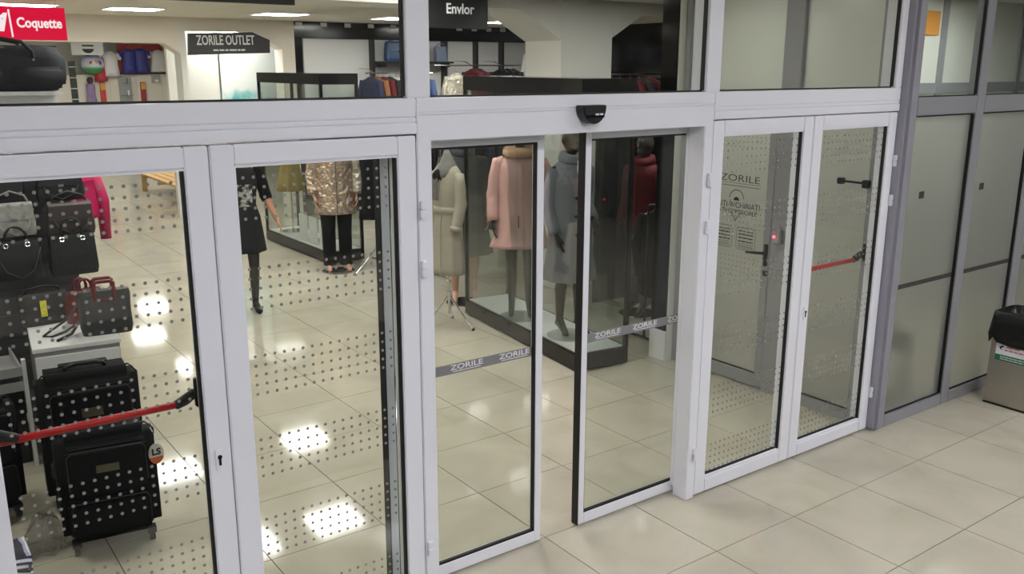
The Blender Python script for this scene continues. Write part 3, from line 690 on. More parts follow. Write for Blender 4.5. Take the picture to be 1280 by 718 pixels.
# striped holdall at the door foot
def stripe_mat():
    m = mat('striped_canvas', (150, 145, 170), .6); nt = m.node_tree; n = nt.nodes; l = nt.links; p = n['Principled BSDF']
    tc = n.new('ShaderNodeTexCoord'); wv = n.new('ShaderNodeTexWave'); wv.wave_type = 'RINGS'; wv.rings_direction = 'Y'; wv.inputs['Scale'].default_value = 12; wv.inputs['Distortion'].default_value = .6
    l.new(tc.outputs['Object'], wv.inputs[0]); r = n.new('ShaderNodeValToRGB'); r.color_ramp.interpolation = 'CONSTANT'
    r.color_ramp.elements[0].color = (*lin((40, 38, 52)), 1); r.color_ramp.elements[1].position = .35; r.color_ramp.elements[1].color = (*lin((170, 165, 200)), 1)
    e = r.color_ramp.elements.new(.65); e.color = (*lin((225, 224, 232)), 1)
    l.new(wv.outputs['Fac'], r.inputs[0]); l.new(r.outputs[0], p.inputs['Base Color']); return m
t = thing('holdall', 'striped white and lavender holdall on the floor behind the dotted door', 'bag', (-3.50, 1.25, 0))
MB().box(-.16, .10, -.16, .16, 0, .46).build('body', stripe_mat(), t, .07, True, seg=4)
MB().tube([(-.14, -.165, .36), (-.03, -.172, .40), (.08, -.165, .36), (.108, 0, .34)], .006, 6).build('piping', BLACK, t, smooth=True)
MB().tube(arc((-.03, 0, .45), .07, 180, 0, 8, ry=.06), .009, 8).build('handle', BLACK, t, smooth=True)
t = thing('plastic_wrap', 'crumpled clear plastic wrapping on the floor beside the suitcase', 'wrapping', (-3.26, 1.95, 0))
rings = []
rnd = random.Random(3)
for i, (z, r) in enumerate(((.0, .10), (.03, .12), (.08, .10), (.13, .07), (.17, .03))):
    rings.append([((r+rnd.uniform(-.03, .03))*math.cos(2*PI*j/14), (r+rnd.uniform(-.03, .03))*math.sin(2*PI*j/14), z+(rnd.uniform(0, .02) if i else 0)) for j in range(14)])
MB().loft(rings).build('sheet', glass_mat('crumpled_film', (.75, .75, .76), 2.), t)

# ================================================================== FIGURES
def hand(mb, wr, d, s, n, curl=.5, k_=1.):
    wr, d, s, n = Vector(wr), Vector(d).normalized(), Vector(s).normalized(), Vector(n).normalized()
    for k in (-1.5, -.5, .5, 1.5): mb.cap(wr+s*.010*k*k_, .0145*k_, wr+(d*.082+s*.0195*k)*k_, .0115*k_, 8)
    for k, ln in zip((-1.5, -.5, .5, 1.5), (.068, .078, .073, .056)):
        b = wr+(d*.088+s*.0205*k)*k_; m1 = b+(d*math.cos(curl*.6)+n*math.sin(curl*.6))*ln*.5*k_; e = m1+(d*math.cos(curl*1.5)+n*math.sin(curl*1.5))*ln*.5*k_
        mb.cap(b, .0095*k_, m1, .0085*k_, 8); mb.cap(m1, .0085*k_, e, .007*k_, 8)
    b = wr+(d*.02-s*.022)*k_; m1 = b+(d*.035-s*.026+n*.012)*k_; e = m1+(d*.032-s*.006+n*.012)*k_
    mb.cap(b, .0135*k_, m1, .0105*k_, 8); mb.cap(m1, .0105*k_, e, .008*k_, 8)
def figure(arms, legs, head=True, hands=True, slim=1.):
    mb = MB()
    rr = [(.82, .10, .085), (.88, .155, .105), (.95, .168, .115), (1.03, .145, .10), (1.11, .125, .09), (1.2, .138, .102), (1.29, .155, .112), (1.37, .165, .10), (1.43, .13, .075), (1.475, .06, .055)]
    mb.loft([[(rx*slim*math.cos(2*PI*j/24), ry*slim*math.sin(2*PI*j/24), z) for j in range(24)] for z, rx, ry in rr])
    mb.cap((0, .01, 1.43), .052, (0, -.005, 1.55), .047)
    if head:
        mb.ell((0, .0, 1.655), (.073, .093, .108)); mb.ell((0, -.035, 1.585), (.05, .056, .052)); mb.cap((0, -.09, 1.66), .009, (0, -.108, 1.622), .0125)
        mb.ell((0, -.086, 1.588), (.021, .011, .010)); mb.ell((0, -.083, 1.683), (.048, .013, .010))
        for s in (-1, 1): mb.ell((s*.074, .008, 1.64), (.011, .021, .031)); mb.ell((s*.029, -.087, 1.662), (.013, .008, .008))
    for s, (hip, kn, an, toe) in zip((-1, 1), legs):
        hip, kn, an, toe = [Vector(q) for q in (hip, kn, an, toe)]
        mb.cap(hip, .086*slim, kn, .055*slim); calf = kn.lerp(an, .32)+Vector((0, .018, 0))
        mb.cap(kn, .053*slim, calf, .055*slim); mb.cap(calf, .055*slim, an, .034*slim); heel = an+Vector((0, .025, -.045))
        mb.cap(an, .035, heel, .028); mb.cap(an, .034, toe, .03); mb.cap(heel, .026, toe, .026); mb.cap(toe, .028, toe+(toe-an).normalized()*.04*Vector((1, 1, .3)), .018)
    for s, (sh, el, wr) in zip((-1, 1), arms):
        mb.cap((s*.10, 0, 1.41), .05, sh, .05); mb.cap(sh, .05, el, .038); fa = Vector(el).lerp(Vector(wr), .3); mb.cap(el, .038, fa, .037); mb.cap(fa, .037, wr, .025)
        if hands:
            d = (Vector(wr)-Vector(el)).normalized(); sd = Vector((0, 1, 0)); sd = (sd-d*sd.dot(d)).normalized(); hand(mb, wr, d, sd, Vector((-s, 0, 0)), .5)
    return mb
ARM_REST = (((-.19, 0, 1.40), (-.235, .03, 1.12), (-.235, -.05, .88)), ((.19, 0, 1.40), (.235, .03, 1.12), (.235, -.05, .88)))
ARM_G = (((-.16, 0, 1.39), (-.18, .03, 1.12), (-.17, -.06, .88)), ((.16, 0, 1.39), (.18, .07, 1.14), (.15, -.11, 1.0)))
ARM_HIP = (((-.19, 0, 1.40), (-.235, .03, 1.12), (-.235, -.05, .88)), ((.19, 0, 1.40), (.30, .05, 1.16), (.21, -.10, 1.02)))
LEG_FLAT = (((-.085, 0, .90), (-.09, -.01, .49), (-.095, .02, .085), (-.105, -.11, .035)), ((.085, 0, .90), (.09, -.02, .49), (.095, .01, .085), (.115, -.12, .035)))
LEG_HEEL = (((-.085, 0, .90), (-.075, -.02, .52), (-.07, .03, .14), (-.075, -.075, .035)), ((.085, 0, .90), (.08, -.05, .53), (.085, -.02, .14), (.10, -.125, .035)))
MAN_A = fuse(figure(ARM_HIP, LEG_HEEL), 'body', .009, 3, MANK)
MAN_G = fuse(figure(ARM_G, LEG_HEEL), 'body', .009, 3, MANK)
MAN_B = fuse(figure(ARM_REST, LEG_FLAT, head=False), 'body', .010, 3, MANF)
MAN_C = MAN_A.copy(); MAN_C.materials.clear(); MAN_C.materials.append(MANG)

def cloth_rings(rr, n=48, amp=0., k=9, ph=0., z_amp=None, yo=0.):
    zt, zb = rr[0][0], rr[-1][0]; out = []
    for z, rx, ry in rr:
        f = max(0, (zt-z)/(zt-zb)); a = amp*f*f
        rg = []
        for j in range(n):
            th = 2*PI*j/n
            m_ = 1+a*math.sin(k*th+ph+f*1.5)+a*.5*math.sin((k*2-1)*th+ph*2)
            rg.append((rx*m_*math.cos(th), yo+ry*m_*math.sin(th), z))
        out.append(rg)
    return out
def refine(rr, k=3):
    out = []
    for a, b in zip(rr, rr[1:]):
        for i in range(k): out.append(tuple(u+(v-u)*i/k for u, v in zip(a, b)))
    return out+[rr[-1]]
def sleeve(t, path, r, m, name='sleeve', cuff=None):
    pts = []
    path = [Vector(p) for p in path]
    for i in range(len(path)-1):
        for k in range(5): pts.append(path[i].lerp(path[i+1], k/5))
    pts.append(path[-1]); pts.insert(0, path[0]+Vector((-.05*math.copysign(1, path[0].x), 0, .012))); n = len(pts); rs = []
    for i in range(n):
        f = i/(n-1); base = r[0]+(r[1]-r[0])*f
        rs.append(base*(1+.05*math.sin(i*2.3))*(.84 if i == 0 else .96 if i == 1 else 1))
    s_ = MB().tube(pts, rs, 14).build(name, m, t, smooth=True)
    if cuff: MB().tube([pts[-2].lerp(pts[-1], .3), pts[-1]+(pts[-1]-pts[-2])*.3], rs[-1]*1.12, 14).build('cuff', cuff, t, smooth=True)
    return s_
COATR = [(1.515, .075, .07), (1.475, .12, .088), (1.435, .185, .10), (1.39, .205, .115), (1.28, .205, .13), (1.10, .185, .122), (.95, .20, .135), (.75, .235, .155), (.52, .275, .18)]
def coat(t, m, arms=ARM_REST, hem=.52, rr=None, collar=None, cm=None, belt=None, buttons=None, amp=.05, sl=(.072, .058), cuff=None, k=9, sub=False):
    rr = rr or COATR; rr = [q for q in rr if q[0] > hem]+[(hem,)+tuple(rr[-1][1:])] if hem < rr[-2][0] else rr
    b = MB().loft(cloth_rings(refine(rr), amp=amp, k=k)).build('coat_body', m, t, smooth=True)
    for sh, el, wr in arms:
        sleeve(t, (sh, el, Vector(el).lerp(Vector(wr), .93)), sl, m, cuff=cuff)
    h0 = rr[-1][0]
    pts = []
    for z, rx, ry in refine(rr): 
        if z < 1.42: pts.append((.012+.02*(1.42-z)/.9, -ry*(1.0+amp*.4)-.004, z))
    MB().tube(pts, .006, 6).build('placket', m, b)
    if collar:
        cm = cm or m
        MB().loft([[(rx*math.cos(2*PI*j/28), ry*math.sin(2*PI*j/28)-.01, z+(.02*math.sin(2*PI*j/28) if fl else 0)) for j in range(28)] for z, rx, ry, fl in collar]).build('collar', cm, t, smooth=True)
    if belt:
        z, bm_ = belt
        r_ = [q for q in refine(rr, 6)]; q = min(r_, key=lambda e: abs(e[0]-z))
        MB().loft([[((q[1]+d)*math.cos(2*PI*j/32), (q[2]+d)*math.sin(2*PI*j/32), z+dz) for j in range(32)] for dz, d in ((-.03, .004), (-.03, .010), (.03, .010), (.03, .004))]).build('belt', bm_, t, smooth=True)
    if buttons:
        for i, z in enumerate(buttons):
            q = min(refine(rr, 6), key=lambda e: abs(e[0]-z))
            MB().tube([(-.045, -q[2]-.008, z), (-.045, -q[2]-.016, z)], .014, 12).build('button', BLACK, t)
    return b
def mannequin(label, loc, rz, body, name='mannequin', base=True, sc=1., m_base=None):
    t = thing(name, label, 'mannequin', loc, rz); t.scale = (sc, sc, sc)
    b = link('body', body, t); b.location = (0, 0, .012 if base else 0)
    if base:
        MB().lathe([(.19, 0), (.19, .009), (.186, .011)], (0, -.02, 0), 36).build('base_plate', m_base or CASEGL, t)
    return t
PINKC = mat('dusty_pink_wool', (188, 150, 144), .9, 0, .06, 30, .3, 200)
FUR = mat('tan_fur', (178, 140, 112), .95, 0, .25, 60, 1., 120)
GREYC = mat('grey_wool', (116, 116, 123), .9, 0, .08, 30, .3, 200)
DGREYC = mat('dark_grey_wool', (58, 59, 63), .9, 0, .08, 30, .3, 200)
BEIGEC = mat('beige_wool', (160, 154, 139), .9, 0, .06, 30, .3, 200)
SCARF = mat('grey_knit_scarf', (112, 110, 106), .95, 0, .35, 30, .6, 80)
GOLDJ = mat('bronze_quilted_satin', (176, 156, 136), .28, .6, .2, 14, 1., 20, bdist=.05)
GOLDL = mat('pale_gold_satin', (214, 206, 190), .28, .4, .12, 14, 1., 20, bdist=.05)
BLKC = mat('black_cloth', (11, 11, 12), .85, 0, .15, 20, .2, 200, spec=.2)
REDC = mat('red_wool', (92, 16, 27), .85, 0, .1, 20, .3, 200)
BURG = mat('burgundy_cloth', (72, 20, 28), .85, 0, .1)
TROUS = mat('grey_trouser_cloth', (112, 106, 100), .85, 0, .08)
MAGENTA = mat('magenta_quilted_nylon', (186, 18, 84), .4, 0, .1, 20, .5, 30)
FCOL = [(1.46, .13, .11, 0), (1.49, .155, .135, 1), (1.53, .15, .13, 1), (1.56, .115, .10, 1), (1.545, .08, .075, 0)]
TCOL = [(1.47, .105, .09, 0), (1.50, .12, .10, 1), (1.545, .105, .09, 1), (1.55, .085, .075, 1)]

# ---- display cases
def case(label, loc, rz):
    t = thing('display_case', label, 'display case', loc, rz)
    W_, L_, H_ = .485, 1.96, 2.225
    MB().box(0, W_, 0, L_, .015, .145).build('base', GLOSSBK, t, .004)
    for x in (.03, W_-.05):
        for y in (.03, L_-.05): MB().box(x, x+.02, y, y+.02, 0, .015).build('foot', CHROME, t)
    MB().box(.03, W_-.03, .03, L_-.03, .145, .152).build('deck', LAMW, t)
    for x in (0, W_-.035):
        for y in (0, L_-.035): MB().box(x, x+.035, y, y+.035, .145, 2.10).build('corner_post', GLOSSBK, t, .003)
    MB().box(0, W_, 0, L_, 2.10, H_).build('top', GLOSSBK, t, .004)
    MB().box(.04, W_-.04, .008, .014, .145, 2.10).build('glass', CASEGL, t)
    MB().box(.04, W_-.04, L_-.014, L_-.008, .145, 2.10).build('glass', CASEGL, t)
    for x in (.008, W_-.014):
        MB().box(x, x+.006, .04, L_/2-.002, .145, 2.10).build('glass', CASEGL, t)
        MB().box(x, x+.006, L_/2+.002, L_-.04, .145, 2.10).build('glass', CASEGL, t)
    MB().box(W_-.006, W_-.001, .036, .041, .152, 2.10).build('edge_trim', CHROME, t)
    MB().tube([(-.006, L_*.5-.06, 1.1), (-.006, L_*.5-.06, 1.0)], .008, 8).build('lock', CHROME, t)
    return t
case('black framed glass display case with pink and grey coats inside', (.535, 2.42, 0), -.122)
case('black framed glass display case behind the bronze jacket', (.64, 7.15, 0), 0)
# coats in the first case
t = mannequin('black mannequin in a dusty pink coat with tan fur collar', (.825, 3.56, .1525), -.62, MAN_A, sc=.965)
coat(t, PINKC, ARM_HIP, .66, collar=FCOL, cm=FUR, amp=.035)
t = mannequin('black mannequin in a long grey wool coat', (.815, 2.87, .1525), -.122, MAN_G, sc=.965)
coat(t, GREYC, ARM_G, .50, rr=[(z, rx*(1.0 if z > 1.45 else .94 if z > .9 else .80), ry*(1.0 if z > 1.45 else 1.2)) for z, rx, ry in COATR], collar=TCOL, amp=.05, buttons=(1.2, 1.05, .9), sl=(.07, .06))
MB().prism([(-.02, 1.40), (.035, 1.40), (.02, 1.50), (-.01, 1.50)], 'y', -.135, -.118).build('blouse', LAMW, t)
# grey coat behind the case, dark mannequin
t = mannequin('mannequin in a dark grey cape coat at the far end of the coat case', (1.02, 4.75, 0), -.5, MAN_B, sc=1.0, m_base=CHROME)
coat(t, DGREYC, ARM_REST, .50, collar=TCOL, amp=.06)
MB().ell((0, -.02, 1.60), (.08, .09, .10)).build('red_scarf', REDC, t, smooth=True)
# bronze jacket
t = mannequin('skin toned mannequin in a bronze quilted jacket and black trousers', (.60, 6.78, 0), -.35, MAN_B, sc=1.0, m_base=CHROME)
JR = [(1.50, .08, .075), (1.47, .125, .09), (1.42, .19, .115), (1.28, .215, .15), (1.10, .205, .145), (.90, .225, .155), (.68, .235, .165)]
rj = []
for i, (z, rx, ry) in enumerate(refine(JR, 5)):
    q = 1+.022*math.sin(z*70); rj.append((z, rx*q, ry*q))
MB().loft(cloth_rings(rj, amp=.02, k=7)).build('jacket_body', GOLDJ, t, smooth=True)
for (sh, el, wr), gm in zip(ARM_REST, (GOLDJ, GOLDL)): sleeve(t, (sh, (el[0]*1.08, el[1], el[2]), (wr[0]*1.05, wr[1], wr[2]+.03)), (.08, .062), gm)
MB().tube([(.0, -.16-.012*k/6, .70+.12*k) for k in range(7)], .007, 6).build('zip', CHROME, t)
for s in (-1, 1):
    MB().loft(cloth_rings([(.92, .105, .11), (.5, .078, .085), (.08, .07, .08)], n=20, amp=.03, k=4)).build('trouser_leg', BLKC, t, smooth=True).location = (s*.092, 0, 0)
# coat stand with beige coat
def tripod(t, h, m=CHROME, spread=.26, foot_h=.30):
    MB().tube([(0, 0, .12), (0, 0, h)], .011, 10).build('pole', m, t)
    MB().tube([(0, 0, foot_h-.02), (0, 0, foot_h+.03)], .019, 12).build('collar', m, t)
    for k in range(3):
        a = k*2*PI/3+.9
        MB().tube([(0, 0, foot_h), (spread*.5*math.cos(a), spread*.5*math.sin(a), foot_h*.5), (spread*math.cos(a), spread*math.sin(a), .012)], .009, 8).build('leg', m, t)
        MB().tube([(spread*math.cos(a), spread*math.sin(a), 0), (spread*1.05*math.cos(a), spread*1.05*math.sin(a), .022)], .013, 8).build('foot', BLACK, t)
t = thing('coat_stand', 'chrome tripod bust stand carrying the beige belted coat', 'stand', (.43, 4.10, 0))
tripod(t, 1.46)
MB().ell((0, 0, 1.38), (.15, .07, .08)).build('bust_top', BLKC, t, smooth=True)
t = thing('beige_coat', 'beige belted wool coat with grey scarf on a chrome stand', 'coat', (.43, 4.10, 0), -1.35)
CR = [(1.50, .06, .055), (1.46, .10, .075), (1.42, .14, .09), (1.36, .155, .10), (1.25, .15, .11), (1.06, .13, .10), (.9, .145, .115), (.7, .155, .12), (.5, .16, .125)]
ARM_B = (((-.14, 0, 1.37), (-.165, .0, 1.14), (-.155, -.06, .90)), ((.14, 0, 1.37), (.165, .0, 1.14), (.155, -.06, .90)))
coat(t, BEIGEC, ARM_B, .5, rr=CR, belt=(1.08, BEIGEC), amp=.05, sl=(.056, .05), cuff=BEIGEC)
MB().loft([[(rx*math.cos(2*PI*j/24), -.015+ry*math.sin(2*PI*j/24), z+.03*math.sin(2*PI*j/24+.5)) for j in range(24)] for z, rx, ry in ((1.385, .10, .095), (1.42, .108, .10), (1.47, .085, .08), (1.53, .05, .05), (1.60, .02, .02))]).build('scarf', SCARF, t, smooth=True)
MB().box(-.06, .01, -.135, -.115, 1.17, 1.40).build('scarf_tail', SCARF, t, .008)

# ---- hanging garments and racks
def garment_proto(name, m, h_=.8, w_=.21, th=.05, sl_=.55, puff=0., two=None):
    r = bpy.data.objects.new(name, None); C.objects.link(r)
    rr = [(-.06, .045, .03), (-.09, .11, th*.7), (-.13, w_*.92, th), (-.2, w_, th*1.05), (-h_*.5, w_*.98, th), (-h_, w_*1.12, th*1.15)]
    if puff:
        rr2 = []
        for z, a, b in refine(rr, 6): q = 1+puff*math.sin(z*75); rr2.append((z, a*q, b*q))
        rr = rr2
    else: rr = refine(rr, 3)
    MB().loft(cloth_rings(rr, n=28, amp=.07, k=6)).build('garment_body', m, r, smooth=True)
    for s in (-1, 1): MB().tube([(s*w_*.9, 0, -.12), (s*(w_+.05), .01, -.12-sl_*.5), (s*(w_+.035), -.02, -.12-sl_)], [.045, .048, .038], 10).build('sleeve', two or m, r, smooth=True)
    hk = MB().tube([(0, 0, -.06), (0, 0, -.02)]+arc((.014, 0, -.012), .014, 180, -20, 8), .0025, 6); hk.tube([(-w_*.85, 0, -.115), (0, 0, -.055), (w_*.85, 0, -.115)], .006, 6)
    hk.build('hanger', CHROME, r)
    return r
COL = {'black': BLKC, 'dark grey': DGREYC, 'red': REDC, 'navy blue': mat('navy_cloth', (34, 40, 66), .85), 'blue denim': mat('denim', (74, 100, 148), .8, 0, .25, 30),
       'white': mat('white_cloth', (222, 220, 216), .85), 'brown': mat('brown_cloth', (132, 84, 48), .85), 'grey': GREYC, 'burgundy': BURG, 'cream striped': GOLDL, 'olive': mat('olive_cloth', (84, 82, 62), .85), 'charcoal': mat('charcoal_cloth', (40, 40, 44), .85)}
PROTO = {}
def hang(colour, loc, rz, where, group, h_=.8, kind='coat'):
    key = (colour, h_)
    lab = '%s %s hanging %s' % (colour, kind, where)
    if key not in PROTO:
        p = garment_proto('hanging_garment', COL[colour], h_, puff=.05 if colour == 'cream striped' else 0)
        PROTO[key] = p; o = p
    else: o = dup(PROTO[key])
    o.location = loc; o.rotation_euler = (0, 0, rz); tag(o, lab, 'garment', group); return o
def wall_rail(label, x0, x1, y, z, wall_y, posts):
    t = thing('clothes_rail', label, 'rail', (x0, y, z))
    MB().tube([(0, 0, 0), (x1-x0, 0, 0)], .011, 10).build('bar', CHROME, t)
    for p_ in posts: MB().tube([(p_-x0, 0, 0), (p_-x0, (wall_y-y)*.4, .06), (p_-x0, wall_y-y, .07)], .009, 8).build('arm', CHROME, t)
    return t
wall_rail('chrome clothes rail on the black wall under the white panel, below the blue bag', 2.75, 3.95, 10.15, 2.20, 10.66, (2.9, 3.8))
for i, (c_, x) in enumerate((('navy blue', 2.84), ('brown', 2.95), ('red', 3.06), ('charcoal', 3.17), ('white', 3.28), ('olive', 3.40), ('black', 3.5), ('blue denim', 3.62), ('blue denim', 3.78))):
    hang(c_, (x, 10.15, 2.205), PI/2+.25, 'on the wall rail below the blue bag', 'clothes on the blue bag rail', .8, 'jacket')
wall_rail('chrome clothes rail on the black wall beside the striped puffer jacket', 3.98, 6.4, 10.15, 2.32, 10.66, (4.7, 5.3, 6.2))
hang('cream striped', (4.30, 10.0, 2.26), .1, 'in front of the black wall', 'clothes on the long wall rail', .75, 'puffer jacket')
for c_, x in (('red', 4.72), ('burgundy', 4.86), ('black', 5.3), ('black', 5.42), ('charcoal', 5.54)):
    hang(c_, (x, 10.15, 2.325), PI/2+.2, 'on the long wall rail past the striped puffer', 'clothes on the long wall rail', .8, 'jacket')
hang('white', (5.95, 10.1, 2.62), .2, 'high on the white wall panel', 'clothes on the long wall rail', .8, 'jacket')
handbag('handbag', 'blue quilted flap handbag on the black wall shelf', .42, .16, .30, NAVYB, (3.46, 10.44, 2.3805), 0, flap=NAVYB, handle='strap', hh=.03, taper=.9)
handbag('handbag', 'small grey blue patterned handbag at the end of the black wall shelf', .22, .12, .24, GREYB, (4.28, 10.44, 2.3805), 0, handle='strap', hh=.05, taper=.95)
# free-standing racks
def rack(label, a, b, h_, rm=CHROME):
    a, b = Vector((*a, 0)), Vector((*b, 0)); L_ = (b-a).length; rz = math.atan2(b.y-a.y, b.x-a.x)
    t = thing('garment_rack', label, 'rack', ((a+b)/2), rz)
    MB().tube([(-L_/2, 0, h_), (L_/2, 0, h_)], .013, 10).build('rail', rm, t)
    for s in (-1, 1):
        MB().tube([(s*L_/2, 0, .03), (s*L_/2, 0, h_)], .012, 10).build('upright', rm, t)
        MB().tube([(s*L_/2, -.25, .012), (s*L_/2, 0, .035), (s*L_/2, .25, .012)], .012, 8).build('foot', rm, t)
    return a, b, rz
def fill(a, b, rz, h_, cols, where, group, gh, kind='coat', m0=.12):
    n = len(cols); L_ = (b-a).length
    for i, c_ in enumerate(cols):
        f = (m0+(L_-2*m0)*i/max(1, n-1))/L_; p = a.lerp(b, f)
        hang(c_, (p.x, p.y, h_+.012), rz+PI/2+random.uniform(-.12, .12), where, group, gh, kind)
A_, B_, rz = rack('chrome garment rack of black coats right of the bronze jacket', (1.28, 6.9), (1.95, 7.05), 1.62)
fill(A_, B_, rz, 1.62, ['black', 'black', 'charcoal', 'black', 'black', 'charcoal'], 'on the rack right of the bronze jacket', 'coats right of the bronze jacket', 1.0)
t = thing('display_tripod', 'chrome tripod stand holding a black top in front of the coat rack', 'stand', (.92, 6.42, 0)); tripod(t, 1.3)
MB().loft(cloth_rings(refine([(1.42, .05, .05), (1.38, .12, .07), (1.32, .18, .09), (1.05, .15, .10), (.64, .19, .13)]), amp=.06)).build('black_top', BLKC, t, smooth=True)
t = thing('display_tripod', 'chrome tripod stand beside the coat rack end', 'stand', (1.50, 6.40, 0)); tripod(t, 1.3)
MB().loft(cloth_rings(refine([(1.42, .05, .05), (1.38, .12, .07), (1.32, .18, .09), (1.05, .15, .10), (.64, .19, .13)]), amp=.06)).build('black_top', BLKC, t, smooth=True)
A_, B_, rz = rack('long chrome garment rack of dark coats behind the coat case', (1.35, 5.7), (3.2, 5.5), 1.7)
fill(A_, B_, rz, 1.7, ['charcoal', 'grey', 'black', 'navy blue', 'charcoal', 'black', 'grey', 'charcoal', 'burgundy', 'black', 'grey', 'black', 'navy blue', 'black'], 'on the long rack behind the coat case', 'coats on the long rack', 1.15)
A_, B_, rz = rack('low black garment rack of black dresses beside the black clad pier', (1.56, 2.74), (2.05, 2.68), 1.18, BLACK)
fill(A_, B_, rz, 1.18, ['black', 'black', 'charcoal', 'black', 'black'], 'on the low rack beside the black clad pier', 'black clothes beside the pier', .82, 'dress')
A_, B_, rz = rack('chrome garment rack of coats behind the white pier', (2.2, 7.4), (4.2, 7.6), 1.7)
fill(A_, B_, rz, 1.7, ['black', 'charcoal', 'navy blue', 'black', 'red', 'charcoal', 'olive', 'black', 'brown', 'black', 'charcoal', 'grey'], 'on the rack behind the white pier', 'coats behind the white pier', 1.15)
wall_rail('chrome clothes rail seen through the chamfered opening', 4.9, 6.4, 7.2, 2.2, 7.2, ())
for c_, x in (('olive', 5.0), ('black', 5.15), ('grey', 5.3), ('red', 5.5), ('charcoal', 5.68), ('red', 5.9), ('black', 6.1)):
    hang(c_, (x, 7.2, 2.205), PI/2+.3, 'on the rail through the chamfered opening', 'clothes seen through the opening', .8, 'jacket')
for x in (4.88, 6.42):
    one('rail_post', MB().tube([(0, 0, 0), (0, 0, 2.22)], .014, 10), CHROME, 'chrome post of the rail seen through the chamfered opening', 'post', 'rail posts', loc=(x, 7.2, 0))
# red jacket mannequin by the pier
t = mannequin('mannequin in a red jacket and grey trousers beside the dark coats', (2.16, 3.42, 0), -1.5, MAN_C, sc=.97, m_base=CHROME)
coat(t, REDC, ARM_REST, .98, rr=[q for q in COATR if q[0] > .94]+[(.93, .20, .135)], collar=TCOL, amp=.02)
MB().loft(cloth_rings([(.985, .206, .14), (.8, .215, .15)], n=32)).build('burgundy_hem', BURG, t, smooth=True)
for s in (-1, 1):
    MB().loft(cloth_rings([(.9, .10, .105), (.5, .08, .085), (.12, .075, .08)], n=20, amp=.03, k=4)).build('trouser_leg', TROUS, t, smooth=True).location = (s*.09, 0, 0)
t = thing('dark_backdrop', 'black gloss board added to darken the space behind the red jacket', 'divider', (2.75, 3.86, 0))  # added board, makes the bright gap behind the jacket dark
MB().box(-.8, .8, -.02, .02, .04, 1.95).build('board', GLOSSBK, t, .004)
for x in (-.6, .6): MB().box(x-.03, x+.03, -.18, .18, 0, .04).build('foot', CHROME, t, .004)
# contents of the second case
for i, y in enumerate((7.42, 7.72, 8.02)):
    t = thing('sign_card', 'white upright card panel standing in the second display case', 'card', (.72, y, .153), .1, 'white cards in the second case')
    MB().box(-.004, .004, -.10, .10, .0, .34).build('card', LAMW, t, .001)
    MB().box(.005, .06, -.03, .03, 0, .02).build('easel_foot', LAMW, t)
t = thing('sign_card', 'pointed white card hanging high in the second display case', 'card', (.75, 8.45, 1.2), .1)
MB().prism([(-.14, 0), (.12, .05), (.05, .33), (-.02, .36)], 'x', -.004, .004).build('card', LAMW, t)
MB().tube([(0, .0, .34), (0, .0, .9)], .002, 6).build('thread', CHROME, t)
t = thing('dress_form', 'mustard dress on a form in the second display case', 'dress form', (.87, 8.72, .153))
MB().tube([(0, 0, 0), (0, 0, .8)], .012, 8).build('pole', CHROME, t); MB().lathe([(.15, 0), (.15, .012), (.03, .02)], (0, 0, 0), 24).build('base', CHROME, t)
MB().loft(cloth_rings(refine([(1.42, .06, .05), (1.36, .15, .08), (1.2, .15, .10), (1.0, .11, .085), (.55, .18, .15)]), amp=.08)).build('dress', mat('mustard_cloth', (176, 148, 70), .8), t, smooth=True)
t = thing('dress_form', 'dark dress on a form in the second display case', 'dress form', (.90, 7.86, .153))
MB().tube([(0, 0, 0), (0, 0, .8)], .012, 8).build('pole', CHROME, t); MB().lathe([(.15, 0), (.15, .012), (.03, .02)], (0, 0, 0), 24).build('base', CHROME, t)
MB().loft(cloth_rings(refine([(1.42, .06, .05), (1.36, .15, .08), (1.2, .15, .10), (1.0, .11, .085), (.55, .18, .15)]), amp=.08)).build('dress', DGREYC, t, smooth=True)

